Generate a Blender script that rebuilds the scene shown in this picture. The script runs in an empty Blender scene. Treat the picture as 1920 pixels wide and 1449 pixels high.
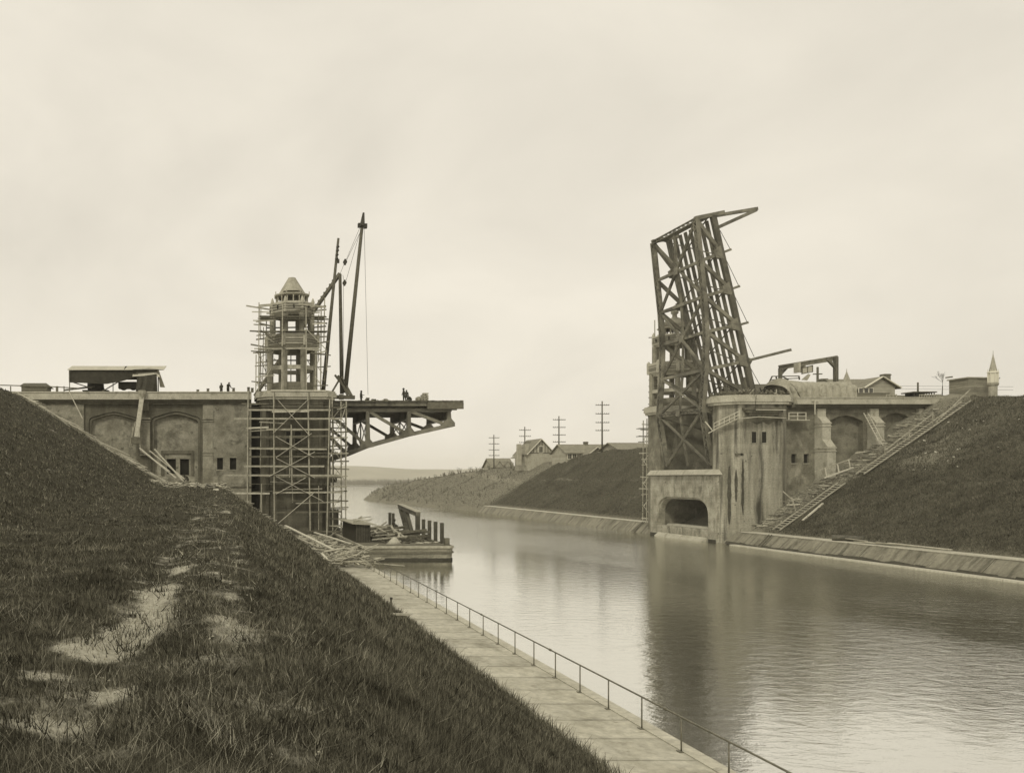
import bpy, math, random
import numpy as np
from mathutils import Vector, Matrix
from mathutils.geometry import tessellate_polygon
random.seed(7); rng = np.random.default_rng(11)
sc = bpy.context.scene
COL = sc.collection
R = math.radians

# ------------------------------------------------------------------ camera
F, VX, VY, CZ = 1500.0, 406.0, 897.0, 8.07          # focal length and principal point in photo pixels, eye height above the water
cam = bpy.data.cameras.new('camera'); camo = bpy.data.objects.new('camera', cam); COL.objects.link(camo)
cam.sensor_width = 36; cam.lens = 36 * F / 1920
cam.shift_x = (960 - VX) / 1920; cam.shift_y = (VY - 724.5) / 1920
cam.clip_start = 0.1; cam.clip_end = 9000
camo.location = (0, 0, CZ); camo.rotation_euler = (R(90), 0, 0)
sc.camera = camo

# ------------------------------------------------------------------ sky, sun, exposure
SUN_EL, SUN_AZ = 42, 215          # azimuth measured clockwise from +Y: behind the camera, to its left
w = bpy.data.worlds.new('World'); sc.world = w; w.use_nodes = True
nt = w.node_tree; nt.nodes.clear()
def N(t, **k):
    n = nt.nodes.new(t)
    for a, b in k.items(): setattr(n, a, b)
    return n
out = N('ShaderNodeOutputWorld'); bg = N('ShaderNodeBackground'); bg.inputs[1].default_value = 0.1
sky = N('ShaderNodeTexSky', sky_type='NISHITA', sun_disc=False, sun_elevation=R(SUN_EL), sun_rotation=R(SUN_AZ))
bw = N('ShaderNodeRGBToBW'); nt.links.new(sky.outputs[0], bw.inputs[0])
tc = N('ShaderNodeTexCoord'); mp = N('ShaderNodeMapping'); mp.inputs['Scale'].default_value = (1.3, 1.3, 2.3)
mp.inputs['Rotation'].default_value = (R(12), R(-22), 0)
nt.links.new(tc.outputs['Generated'], mp.inputs[0])
nz = N('ShaderNodeTexNoise'); nz.inputs['Scale'].default_value = 2.1; nz.inputs['Detail'].default_value = 8; nz.inputs['Roughness'].default_value = .52
nz.inputs['Distortion'].default_value = .5
nt.links.new(mp.outputs[0], nz.inputs['Vector'])
mr = N('ShaderNodeMapRange'); mr.inputs[1].default_value = .3; mr.inputs[2].default_value = .7; mr.inputs[3].default_value = 6.7; mr.inputs[4].default_value = 8.3
nt.links.new(nz.outputs[0], mr.inputs[0])
ms = N('ShaderNodeMath', operation='MULTIPLY'); ms.inputs[1].default_value = .22; nt.links.new(bw.outputs[0], ms.inputs[0])
sm = N('ShaderNodeMath', operation='MINIMUM'); sm.inputs[1].default_value = 1.2; nt.links.new(ms.outputs[0], sm.inputs[0])
ad = N('ShaderNodeMath', operation='ADD'); nt.links.new(sm.outputs[0], ad.inputs[0]); nt.links.new(mr.outputs[0], ad.inputs[1])
vm = N('ShaderNodeVectorMath', operation='SCALE'); vm.inputs[0].default_value = (1.005, .94, .805)
nt.links.new(ad.outputs[0], vm.inputs['Scale']); nt.links.new(vm.outputs[0], bg.inputs[0]); nt.links.new(bg.outputs[0], out.inputs[0])
sl = bpy.data.lights.new('sun', 'SUN'); sl.energy = 1.5; sl.angle = R(11); sl.color = (1, .95, .8)
so = bpy.data.objects.new('sun', sl); COL.objects.link(so)
d = Vector((math.sin(R(SUN_AZ)) * math.cos(R(SUN_EL)), math.cos(R(SUN_AZ)) * math.cos(R(SUN_EL)), math.sin(R(SUN_EL))))
so.rotation_euler = d.to_track_quat('Z', 'Y').to_euler()
sc.view_settings.view_transform = 'Standard'; sc.view_settings.look = 'None'
sc.view_settings.exposure = 0; sc.view_settings.gamma = 1; sc.view_settings.use_curve_mapping = False
sc.cycles.max_bounces = 6; sc.cycles.diffuse_bounces = 2; sc.cycles.glossy_bounces = 3; sc.cycles.volume_bounces = 1
sc.cycles.transparent_max_bounces = 6; sc.cycles.use_denoising = True

# ------------------------------------------------------------------ helpers
def W(px, py, Y): return Vector(((px - VX) * Y / F, Y, CZ + (VY - py) * Y / F))
def V(*a): return Vector(a)
def thing(name, label, cat, loc=(0, 0, 0), group=None, rz=0):
    o = bpy.data.objects.new(name, None); COL.objects.link(o); o.location = loc; o.rotation_euler = (0, 0, rz)
    o.empty_display_size = .3
    o['label'] = label; o['category'] = cat; o['kind'] = 'thing'
    if group: o['group'] = group
    return o
def tag(o, label, cat, group=None):
    o['label'] = label; o['category'] = cat; o['kind'] = 'thing'
    if group: o['group'] = group
    return o
def kind(o, k, label=None, cat=None):
    o['kind'] = k
    if label: o['label'] = label
    if cat: o['category'] = cat
    return o
def origin(p):
    while p is not None and p.parent is not None: p = p.parent
    return Vector(p.location) if p is not None else Vector((0, 0, 0))
class MB:
    def __init__(s): s.v = []; s.f = []
    def add(s, vs, fs):
        n = len(s.v); s.v += [tuple(v) for v in vs]; s.f += [tuple(i + n for i in f) for f in fs]; return s
    def box(s, x0, y0, z0, x1, y1, z1):
        return s.add([(x0,y0,z0),(x1,y0,z0),(x1,y1,z0),(x0,y1,z0),(x0,y0,z1),(x1,y0,z1),(x1,y1,z1),(x0,y1,z1)],
              [(0,3,2,1),(4,5,6,7),(0,1,5,4),(1,2,6,5),(2,3,7,6),(3,0,4,7)])
    def beam(s, p, q, a, b, up=(0, 0, 1), roll=0):
        p = Vector(p); q = Vector(q); d = (q - p).normalized(); up = Vector(up)
        if abs(d.dot(up)) > .98: up = Vector((0, 1, 0))
        x = d.cross(up).normalized(); y = x.cross(d).normalized()
        if roll:
            m = Matrix.Rotation(roll, 3, d); x = m @ x; y = m @ y
        c = [(-a/2,-b/2),(a/2,-b/2),(a/2,b/2),(-a/2,b/2)]
        vs = [p + x*i + y*j for i, j in c] + [q + x*i + y*j for i, j in c]
        return s.add(vs, [(0,3,2,1),(4,5,6,7),(0,1,5,4),(1,2,6,5),(2,3,7,6),(3,0,4,7)])
    def tube(s, p, q, r1, r2=None, n=8, cap=True):
        r2 = r1 if r2 is None else r2
        p = Vector(p); q = Vector(q); d = (q - p).normalized()
        up = Vector((0,0,1)) if abs(d.z) < .95 else Vector((0,1,0))
        x = d.cross(up).normalized(); y = x.cross(d)
        vs = [p + (x*math.cos(t) + y*math.sin(t))*r1 for t in [i*2*math.pi/n for i in range(n)]] + \
             [q + (x*math.cos(t) + y*math.sin(t))*r2 for t in [i*2*math.pi/n for i in range(n)]]
        fs = [(i, (i+1) % n, n+(i+1) % n, n+i) for i in range(n)]
        if cap: fs += [tuple(range(n-1, -1, -1)), tuple(range(n, 2*n))]
        return s.add(vs, fs)
    def path(s, pts, r, n=6):
        for a, b in zip(pts, pts[1:]): s.tube(a, b, r, r, n)
        return s
    def lathe(s, cx, cy, prof, n=8, ph=None, cap=True):
        ph = math.pi/n if ph is None else ph
        vs = []; fs = []
        for r, z in prof:
            for i in range(n):
                t = ph + i*2*math.pi/n; vs.append((cx + r*math.cos(t), cy + r*math.sin(t), z))
        for k in range(len(prof)-1):
            for i in range(n):
                j = (i+1) % n; fs.append((k*n+i, k*n+j, (k+1)*n+j, (k+1)*n+i))
        if cap: fs += [tuple(range(n-1, -1, -1)), tuple((len(prof)-1)*n + i for i in range(n))]
        return s.add(vs, fs)
    def ring(s, cx, cy, prof, n=8, ph=None):      # closed profile revolved
        return s.lathe(cx, cy, prof + [prof[0]], n, ph, cap=False)
    def prism(s, pts, z0, z1):                    # plan polygon extruded in z
        n = len(pts)
        return s.add([(x, y, z0) for x, y in pts] + [(x, y, z1) for x, y in pts],
              [(i, (i+1) % n, n+(i+1) % n, n+i) for i in range(n)] + [tuple(range(n-1, -1, -1)), tuple(range(n, 2*n))])
    def frustum(s, A, B):                         # two loops of equal length (3-D points)
        n = len(A)
        return s.add(list(A) + list(B), [(i, (i+1) % n, n+(i+1) % n, n+i) for i in range(n)] + [tuple(range(n-1, -1, -1)), tuple(range(n, 2*n))])
    def sheet(s, loops, f, t0, t1):               # 2-D outline with holes; f(a, b, t) -> point, extruded from t0 to t1
        tris = tessellate_polygon([[Vector((a, b, 0)) for a, b in l] for l in loops])
        flat = [p for l in loops for p in l]; n = len(flat)
        vs = [f(a, b, t0) for a, b in flat] + [f(a, b, t1) for a, b in flat]
        fs = [tuple(t) for t in tris] + [tuple(n+i for i in reversed(t)) for t in tris]
        o = 0
        for l in loops:
            m = len(l)
            for i in range(m): fs.append((o+i, o+(i+1) % m, n+o+(i+1) % m, n+o+i))
            o += m
        return s.add(vs, fs)
    def build(s, name, m, parent=None, smooth=False, mods=None):
        og = origin(parent)
        me = bpy.data.meshes.new(name)
        me.from_pydata([(x-og.x, y-og.y, z-og.z) for x, y, z in s.v], [], s.f)
        me.validate(); me.update()
        import bmesh
        b = bmesh.new(); b.from_mesh(me); bmesh.ops.recalc_face_normals(b, faces=b.faces); b.to_mesh(me); b.free()
        if smooth:
            for p in me.polygons: p.use_smooth = True
        o = bpy.data.objects.new(name, me); COL.objects.link(o)
        if m is not None: me.materials.append(m)
        if parent is not None: o.parent = parent
        return o
def top(mb, name, m, label, cat, group=None, smooth=False, base=None):
    # a thing that is one mesh, its origin moved to the middle of its foot
    v = np.array(mb.v); c = ((v[:,0].min()+v[:,0].max())/2, (v[:,1].min()+v[:,1].max())/2, v[:,2].min())
    mb.v = [(x-c[0], y-c[1], z-c[2]) for x, y, z in mb.v]
    o = mb.build(name, m, None, smooth); o.location = c
    return tag(o, label, cat, group)
def copy_tree(o, loc=None, rz=None, label=None, parent=None, scale=None):
    c = o.copy(); COL.objects.link(c); c.parent = parent
    if loc is not None: c.location = loc
    if rz is not None: c.rotation_euler = (0, 0, rz)
    if scale: c.scale = scale
    if label: c['label'] = label
    for ch in [x for x in bpy.data.objects if x.parent == o]: copy_tree(ch, parent=c)
    return c
def vnoise(X, Y, s, seed, oc=4):
    # fractal lattice noise, 0..1
    X = np.asarray(X, float); Y = np.asarray(Y, float); tot = 0; amp = 1; nrm = 0; t = np.random.default_rng(seed).random((256, 256))
    for o in range(oc):
        x = X/s*2**o+37.3*o; y = Y/s*2**o+11.7*o; xi = np.floor(x).astype(int); yi = np.floor(y).astype(int); fx = x-xi; fy = y-yi
        fx = fx*fx*(3-2*fx); fy = fy*fy*(3-2*fy); g = lambda a, b: t[a % 256, b % 256]
        tot = tot + amp*((g(xi,yi)*(1-fx)+g(xi+1,yi)*fx)*(1-fy)+(g(xi,yi+1)*(1-fx)+g(xi+1,yi+1)*fx)*fy); nrm += amp; amp *= .55
    return tot/nrm
def rect(x0, z0, x1, z1): return [(x0, z0), (x1, z0), (x1, z1), (x0, z1)]
XZ = lambda a, b, t: (a, t, b)

# ------------------------------------------------------------------ materials
def sep(v, t=1.0):
    t *= 1.08-.4*min(v/.5, 1)
    return (v, v*(1-.06*t), v*(1-.31*t), 1)
def mk(name, v1, v2, scale=1.0, detail=6, rough=.85, bump=.15, stretch=(1,1,1), island=0.0, v3=None, s3=.3, th=(.5,.6),
       st3=(1,1,1), spec=.25, tint=1.0, fine=None, lines=None, bdist=.02, metallic=0, mix3=1.0, v4=None, s4=6.0, th4=(.6,.7), wpos=False):
    m = bpy.data.materials.new(name); m.use_nodes = True; T = m.node_tree; T.nodes.clear()
    def n(t, **k):
        x = T.nodes.new(t)
        for a, b in k.items(): setattr(x, a, b)
        return x
    L = T.links.new
    o = n('ShaderNodeOutputMaterial'); p = n('ShaderNodeBsdfPrincipled'); L(p.outputs[0], o.inputs[0])
    p.inputs['Roughness'].default_value = rough; p.inputs['Specular IOR Level'].default_value = spec; p.inputs['Metallic'].default_value = metallic
    if wpos: co = n('ShaderNodeNewGeometry').outputs['Position']
    else: co = n('ShaderNodeTexCoord').outputs['Object']
    def noise(sc_, st, de=detail, ro=.6, dist=0):
        a = n('ShaderNodeMapping'); a.inputs['Scale'].default_value = st; L(co, a.inputs[0])
        b = n('ShaderNodeTexNoise'); b.inputs['Scale'].default_value = sc_; b.inputs['Detail'].default_value = de; b.inputs['Roughness'].default_value = ro
        b.inputs['Distortion'].default_value = dist
        L(a.outputs[0], b.inputs['Vector']); return b.outputs[0]
    def ramp(src, a, b, lo=0, hi=1):
        r = n('ShaderNodeMapRange'); r.inputs[1].default_value = a; r.inputs[2].default_value = b; r.inputs[3].default_value = lo; r.inputs[4].default_value = hi
        L(src, r.inputs[0]); return r.outputs[0]
    def mix(f, a, b):
        x = n('ShaderNodeMix', data_type='RGBA')
        if hasattr(f, 'is_output'): L(f, x.inputs[0])
        else: x.inputs[0].default_value = f
        for i, c in ((6, a), (7, b)):
            if hasattr(c, 'is_output'): L(c, x.inputs[i])
            else: x.inputs[i].default_value = c
        return x.outputs[2]
    n1 = noise(scale, stretch)
    c = mix(ramp(n1, .32, .68), sep(v1, tint), sep(v2, tint))
    if v3 is not None: 
        n3 = noise(s3, st3, 8, .62, .4)
        f = ramp(n3, th[0], th[1], 0, mix3); c = mix(f, c, sep(v3, tint))
    if v4 is not None: c = mix(ramp(noise(s4, (1,1,1), 3, .6), th4[0], th4[1]), c, sep(v4, tint))
    def mulf(c, src, a, b):
        r = ramp(src, 0, 1, a, b); x = n('ShaderNodeVectorMath', operation='SCALE'); L(c, x.inputs[0]); L(r, x.inputs['Scale']); return x.outputs[0]
    if fine: c = mulf(c, noise(fine, (1,1,1), 4, .7), 1-.55, 1+.55)
    if island:
        g = n('ShaderNodeNewGeometry'); c = mulf(c, g.outputs['Random Per Island'], 1-island, 1+island)
    if lines:                 # board marks or joints: (axis, spacing, strength)
        ax, spc, stg = lines
        sx = n('ShaderNodeSeparateXYZ'); L(co, sx.inputs[0])
        a = n('ShaderNodeMath', operation='DIVIDE'); L(sx.outputs[ax], a.inputs[0]); a.inputs[1].default_value = spc
        b = n('ShaderNodeMath', operation='FRACT'); L(a.outputs[0], b.inputs[0])
        e = n('ShaderNodeMath', operation='PINGPONG'); L(b.outputs[0], e.inputs[0]); e.inputs[1].default_value = .5
        c = mulf(c, ramp(e.outputs[0], 0, .09), 1-stg, 1)
        fl = n('ShaderNodeMath', operation='FLOOR'); L(a.outputs[0], fl.inputs[0])
        wn = n('ShaderNodeTexWhiteNoise', noise_dimensions='1D'); L(fl.outputs[0], wn.inputs['W'])
        c = mulf(c, wn.outputs[0], 1-stg*.45, 1+stg*.45)
    L(c, p.inputs['Base Color'])
    if bump:
        bn = n('ShaderNodeBump'); bn.inputs['Strength'].default_value = bump; bn.inputs['Distance'].default_value = bdist
        L(noise((fine or scale*6), stretch, 5, .65), bn.inputs['Height']); L(bn.outputs[0], p.inputs['Normal'])
    return m
M = {}
M['conc'] = mk('concrete_pale', .20, .38, .55, bump=.5, v3=.13, s3=.35, th=(.5,.72), st3=(1,1,.55), fine=5, lines=(2,.62,.10), mix3=.8)
M['cop'] = mk('concrete_coping', .36, .48, .8, bump=.4, v3=.24, s3=1.2, th=(.55,.7), st3=(1,1,.6), fine=7)
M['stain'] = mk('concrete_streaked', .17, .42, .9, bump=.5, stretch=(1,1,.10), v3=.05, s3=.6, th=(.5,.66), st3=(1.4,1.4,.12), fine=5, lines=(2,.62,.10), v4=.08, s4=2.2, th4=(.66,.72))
M['concd'] = mk('concrete_darker', .085, .16, .6, bump=.5, stretch=(1,1,.3), v3=.05, s3=.5, th=(.5,.66), st3=(1.4,1.4,.14), fine=5, lines=(2,.9,.15))  # darker streaked concrete, mostly on the left pier
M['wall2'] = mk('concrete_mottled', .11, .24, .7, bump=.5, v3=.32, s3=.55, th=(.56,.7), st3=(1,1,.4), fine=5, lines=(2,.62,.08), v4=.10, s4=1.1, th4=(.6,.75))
M['arch'] = mk('concrete_cloudy', .15, .40, .42, bump=.5, v3=.07, s3=.42, th=(.5,.64), fine=5, lines=(2,.62,.07), mix3=.75, v4=.10, s4=1.3, th4=(.6,.72))
M['frame'] = mk('concrete_dark', .09, .17, .9, bump=.5, stretch=(1,1,.3), v3=.09, s3=.7, th=(.52,.68), st3=(1,1,.3), fine=6, lines=(2,.5,.12))
M['revet'] = mk('concrete_revetment', .17, .27, .5, bump=.6, stretch=(.5,1,.5), v3=.10, s3=.8, th=(.5,.66), st3=(.3,1.6,.3), fine=3.5, lines=(1,2.6,.22))
M['ledge'] = mk('concrete_ledge', .40, .52, 1, bump=.3, v3=.2, s3=1.0, th=(.6,.7), fine=6)
M['walk'] = mk('concrete_walkway', .38, .50, .8, bump=.3, v3=.28, s3=.8, th=(.5,.7), fine=4, st3=(1,.6,1), lines=(1,1.7,.16), wpos=True, v4=.26, s4=2.5, th4=(.62,.75))
M['portal'] = mk('concrete_portal_lit', .22, .44, .7, bump=.5, stretch=(1,1,.9), v3=.14, s3=.7, th=(.5,.66), st3=(1,1,.3), fine=5, lines=(2,.62,.12), v4=.12, s4=1.8, th4=(.62,.72))  # paler mix for the portal: its lit face is put into the colour
M['chamber'] = mk('concrete_chamber_shaded', .025, .05, .8, bump=.3, fine=4)  # near-black concrete: the interior shade is put into the colour
M['boardp'] = mk('boards_pale', .17, .30, 1.5, bump=.6, island=.1, stretch=(.4,.4,3), lines=(2,.28,.4), fine=8)
M['twig'] = mk('twigs_grey', .12, .18, 2, bump=0)
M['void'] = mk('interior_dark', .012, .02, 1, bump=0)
M['steel'] = mk('steel_painted', .07, .25, .35, rough=.6, bump=.25, v3=.06, s3=.8, th=(.52,.7), fine=6, spec=.35)
M['steeld'] = mk('steel_dark', .07, .12, 1.2, rough=.6, bump=.25, v3=.05, s3=.9, th=(.5,.65), fine=6, spec=.35)
M['timber'] = mk('timber_weathered', .26, .42, 2.5, bump=.4, island=.35, fine=9)
M['timberl'] = mk('timber_fresh', .40, .58, 2.5, bump=.3, island=.25, fine=9)
M['timberd'] = mk('timber_dark', .09, .16, 2.5, bump=.4, island=.4, fine=9)
M['board'] = mk('boards_old', .13, .21, 1.5, bump=.6, island=.25, stretch=(.4,.4,3), lines=(2,.24,.55), fine=8)
M['brick'] = mk('brickwork', .14, .2, 3, bump=.6, lines=(2,.12,.4), fine=14)
M['canvas'] = mk('canvas', .30, .40, 1.3, bump=.5, v3=.22, s3=1.4, th=(.5,.68), fine=9, stretch=(1.4,1,.5), bdist=.05)
M['canvasl'] = mk('canvas_bleached', .42, .5, 1.3, bump=.3, v3=.34, s3=1.2, th=(.52,.7), fine=9)
M['canvasd'] = mk('canvas_dark', .035, .06, 1.3, bump=.4, fine=9)
M['iron'] = mk('iron', .03, .06, 3, rough=.55, bump=.2, fine=10)
M['rail'] = mk('rail_pipe', .12, .2, 6, rough=.55, bump=.2, fine=14)
M['cloth'] = mk('work_clothes', .035, .07, 5, bump=.2)
M['clothl'] = mk('pale_clothes', .2, .3, 5, bump=.2)
M['plaster'] = mk('plaster_pale', .3, .42, 1, bump=.2, fine=4)
M['siding'] = mk('siding_boards', .3, .4, .8, bump=.2, lines=(2,.3,.25))
M['roof'] = mk('roof_shingles', .19, .26, 1.2, bump=.5, lines=(2,.25,.2), fine=5)
M['roofd'] = mk('roof_dark', .08, .12, 1.2, bump=.5, lines=(2,.25,.2), fine=5)
M['chim'] = mk('chimney_brick', .13, .18, 2, bump=.4, lines=(2,.12,.25))
M['trim'] = mk('trim_white', .65, .72, 1, bump=0)
M['pane'] = mk('window_glass', .05, .09, 1, rough=.2, bump=0, spec=.6)
M['hull'] = mk('hull_planks', .14, .30, .8, bump=.5, stretch=(.25,.25,2.5), v3=.07, s3=.7, th=(.52,.66), st3=(.4,.4,2.2), fine=6, lines=(2,.4,.22))
M['rubble'] = mk('rubble', .2, .42, 4, bump=.4, island=.6)
M['pole'] = mk('utility_pole', .07, .12, 3, bump=.2)
M['stone'] = mk('pale_scrap', .5, .7, 3, bump=.3, island=.2)
M['bark'] = mk('bark', .06, .1, 4, bump=.4)
# ------------------------------------------------------------------ terrain
def sstep(a, b, x):
    t = np.clip((x-a)/(b-a), 0, 1); return t*t*(3-2*t)
def bumps(X, Y, s, seed, n=7):
    g = np.random.default_rng(seed); z = np.zeros_like(X, dtype=float)
    for i in range(n):
        a = g.uniform(0, 2*math.pi); k = 2*math.pi/(s*g.uniform(.45, 1.7)); z += np.sin((X*math.cos(a)+Y*math.sin(a))*k + g.uniform(0, 6.3))/math.sqrt(n)
    return z
def smin(a, b, k): h = np.clip(.5+.5*(b-a)/k, 0, 1); return b*(1-h)+a*h-k*h*(1-h)
def smax(a, b, k): return -smin(-a, -b, k)
TOPL = 18.55
def zL(X, Y):
    X = np.asarray(X, float); Y = np.asarray(Y, float)
    b = 6.56 + .52*np.clip(Y/62, 0, 1)
    hill = b + .61*(-5.7-X); hill = smin(hill, TOPL + 0*X, 1.2)
    z = smax(b, hill, .7)
    slope = .9 + (9.55-X)*(b-.9)/8.9
    z = smin(z, slope, .45)
    z = np.where(X > 9.55, .9 - (X-9.55)*1.5, z)
    und = .06*bumps(X, Y, 3.4, 3) + .03*bumps(X, Y, 1.1, 4) + .014*bumps(X, Y, .45, 5)
    fade = sstep(9.6, 8.2, X)*(1-.5*np.exp(-((X+.3)/1.4)**2))
    return z + und*fade - .08*np.exp(-((X+.85)/.35)**2)*(Y > 0) - .05*np.exp(-((X-.3)/.35)**2)
_ty = [94,99,130,155,175,190,210,228,250,280,310,340,380,460,700,1200]
_tz = [17.2,18.2,16.6,14.2,14.1,12.7,12.2,10.8,9.4,7.2,5.2,3.6,2.4,2.0,1.8,1.6]
_sy = [-40,193,200,212,228,255,281,300,318,335,352,380,420,500,700,1200]
_sx = [66,66,63.5,61,59.5,57,56,56.5,59,64,72,90,125,190,420,1000]
def zR(X, Y):
    X = np.asarray(X, float); Y = np.asarray(Y, float)
    zt = np.interp(Y, _ty, _tz); sx = np.interp(Y, _sy, _sx)
    nat = sstep(190, 200, Y)
    sx = sx + nat*(.7*bumps(Y, Y*0, 24, 21) + .12*bumps(Y, Y*0, 7, 22))
    dd = X - sx
    z1 = 1.46 + .72*np.clip(dd, 0, 8.8) + .72*np.clip(dd-9.8, 0, 99) + .0*dd
    z1 = np.where(dd < 0, 1.46, z1)
    z1 = np.where(dd < -1.65, 1.3 + (dd+1.65)*1.05, z1)
    z2 = np.where(dd < 0, dd*.8, np.minimum(dd*1.1, 1.6+.0*dd) + (.52+.006*bumps(X, Y, 25, 25))*np.clip(dd-1.5, 0, 99)) + .14*bumps(X, Y, 12, 23)*sstep(0, 3, dd)
    z = z1*(1-nat) + z2*nat
    z = smin(z, zt + .15*bumps(X, Y, 9, 24), .6)
    und = (.13*bumps(X, Y, 3.5, 31) + .06*bumps(X, Y, 1.3, 32))*(1-.7*nat) + .5*(vnoise(X, Y, 7, 33, 2)-.5)
    return z + und*sstep(.3, 2, dd)*(1-sstep(0,1,z-zt+.3)*.6)
def bare_track(X, Y):
    e = lambda cx, cy, rx, ry, r=0: np.exp(-((((X-cx)*math.cos(r)+(Y-cy)*math.sin(r))/(rx*.82))**2 + ((-(X-cx)*math.sin(r)+(Y-cy)*math.cos(r))/(ry*.9))**2)*1.3)
    m = 1.15*e(-.70,10.3,.28,1.3) + 1.2*e(-.78,8.2,.33,1.0) + 1.25*e(-1.2,7.2,.55,.5) + 1.0*e(-.95,7.8,.4,.5) + .95*e(-1.35,6.1,.4,.33,.3) + .95*e(-.72,5.65,.22,.3) + .8*e(-.6,12.6,.3,.6) + .85*e(-1.0,4.9,.35,.25) \
      + .62*e(.18,8.0,.26,1.1) + .55*e(.42,5.7,.3,.6) + .42*e(.15,10.2,.3,1.0) + .6*e(-1.7,5.1,.25,.3) + .45*e(.5,4.6,.35,.35) + .9*e(-2.3,4.9,.4,.3)
    w_ = .5*vnoise(X, Y, 1.2, 82, 4)+.5
    m = m*(.55+.75*vnoise(X, Y, .9, 84, 4)) + .42*np.exp(-((X+.8-.01*Y)/.55)**2)*sstep(75, 13, Y)*sstep(0,4,Y)*w_ + .34*np.exp(-((X-.25)/.4)**2)*sstep(75, 12, Y)*sstep(0,4,Y)*w_
    return m
def grid(name, xs, ys, fn, mat, attrs=None, cut=None):
    X, Y = np.meshgrid(xs, ys); Z = fn(X, Y); nx, ny = len(xs), len(ys)
    me = bpy.data.meshes.new(name)
    co = np.stack([X.ravel(), Y.ravel(), Z.ravel()], 1)
    i = np.arange((ny-1)*(nx-1)); r = i//(nx-1); c = i % (nx-1); a = r*nx+c
    q = np.stack([a, a+1, a+nx+1, a+nx], 1)
    if cut is not None:
        cx = (X.ravel()[q].mean(1)); cy = (Y.ravel()[q].mean(1)); q = q[~cut(cx, cy)]
    me.vertices.add(len(co)); me.vertices.foreach_set('co', co.ravel().astype(np.float32))
    me.loops.add(q.size); me.loops.foreach_set('vertex_index', q.ravel().astype(np.int32))
    me.polygons.add(len(q)); me.polygons.foreach_set('loop_start', np.arange(0, q.size, 4, dtype=np.int32)); me.polygons.foreach_set('loop_total', np.full(len(q), 4, np.int32))
    me.polygons.foreach_set('use_smooth', np.ones(len(q), bool))
    me.update(calc_edges=True)
    for nm, f in (attrs or {}).items():
        at = me.attributes.new(nm, 'FLOAT', 'POINT'); at.data.foreach_set('value', f(X, Y).ravel().astype(np.float32))
    o = bpy.data.objects.new(name, me); COL.objects.link(o); me.materials.append(mat); return o
def ground_mat(name, grass1, grass2, dirt1, dirt2, attr='bare', gs=5, soft=.25, big=.18):
    m = mk(name, grass1, grass2, gs, detail=8, bump=.9, fine=None, v3=grass1*.55, s3=big, th=(.5,.7), bdist=.06, rough=1, spec=.05, wpos=True, mix3=.7, tint=1.0)
    T = m.node_tree; p = [x for x in T.nodes if x.type == 'BSDF_PRINCIPLED'][0]; L = T.links.new
    src = p.inputs['Base Color'].links[0].from_socket
    at = T.nodes.new('ShaderNodeAttribute'); at.attribute_name = attr
    g = T.nodes.new('ShaderNodeNewGeometry')
    n1 = T.nodes.new('ShaderNodeTexNoise'); n1.inputs['Scale'].default_value = 3.0; n1.inputs['Detail'].default_value = 10; n1.inputs['Roughness'].default_value = .72; L(g.outputs['Position'], n1.inputs['Vector'])
    s = T.nodes.new('ShaderNodeMath'); s.operation = 'MULTIPLY_ADD'; L(n1.outputs[0], s.inputs[0]); s.inputs[1].default_value = 1.5; s.inputs[2].default_value = -.75
    a = T.nodes.new('ShaderNodeMath'); a.operation = 'ADD'; L(at.outputs['Fac'], a.inputs[0]); L(s.outputs[0], a.inputs[1])
    r = T.nodes.new('ShaderNodeMapRange'); r.inputs[1].default_value = .5-soft; r.inputs[2].default_value = .5+soft; L(a.outputs[0], r.inputs[0])
    n2 = T.nodes.new('ShaderNodeTexNoise'); n2.inputs['Scale'].default_value = 14; n2.inputs['Detail'].default_value = 8; n2.inputs['Roughness'].default_value = .75; L(g.outputs['Position'], n2.inputs['Vector'])
    r2 = T.nodes.new('ShaderNodeMapRange'); r2.inputs[1].default_value = .35; r2.inputs[2].default_value = .65; L(n2.outputs[0], r2.inputs[0])
    x2 = T.nodes.new('ShaderNodeMix'); x2.data_type = 'RGBA'; x2.inputs[6].default_value = sep(dirt1); x2.inputs[7].default_value = sep(dirt2); L(r2.outputs[0], x2.inputs[0])
    x = T.nodes.new('ShaderNodeMix'); x.data_type = 'RGBA'; L(r.outputs[0], x.inputs[0]); L(src, x.inputs[6]); L(x2.outputs[2], x.inputs[7]); L(x.outputs[2], p.inputs['Base Color'])
    return m
M['gl'] = ground_mat('ground_grassy', .045, .09, .34, .62, big=.6, soft=.22)
M['gr'] = ground_mat('ground_bank', .05, .11, .14, .36, soft=.35, gs=3.5)
def bareL(X, Y):
    z = bare_track(X, Y) + 1.2*(vnoise(X, Y, .5, 81, 4)-.5) + .6*(vnoise(X, Y, .16, 86, 2)-.5) - .06
    return np.maximum(z, .75*sstep(92, 97, Y) + .55*sstep(8.6, 9.5, X))
yy = np.concatenate([np.linspace(-16, 2, 19)[:-1], 2*np.cumprod(np.full(205, 1.0195))/1.0195, ]); yy = yy[yy < 99]; yy = np.concatenate([yy, [99.0, 103, 110, 116, 122, 130, 145, 165, 190, 220, 260, 300]])
xx = np.concatenate([np.linspace(-140, -32, 14)[:-1], np.linspace(-32, -10, 45)[:-1], np.linspace(-10, -4, 40)[:-1], np.linspace(-4, 2, 90)[:-1], np.linspace(2, 9.6, 60), [9.8, 10.6, 11.5]])
gnd = grid('ground', xx, yy, zL, M['gl'], {'bare': bareL}); kind(gnd, 'structure')
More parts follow.
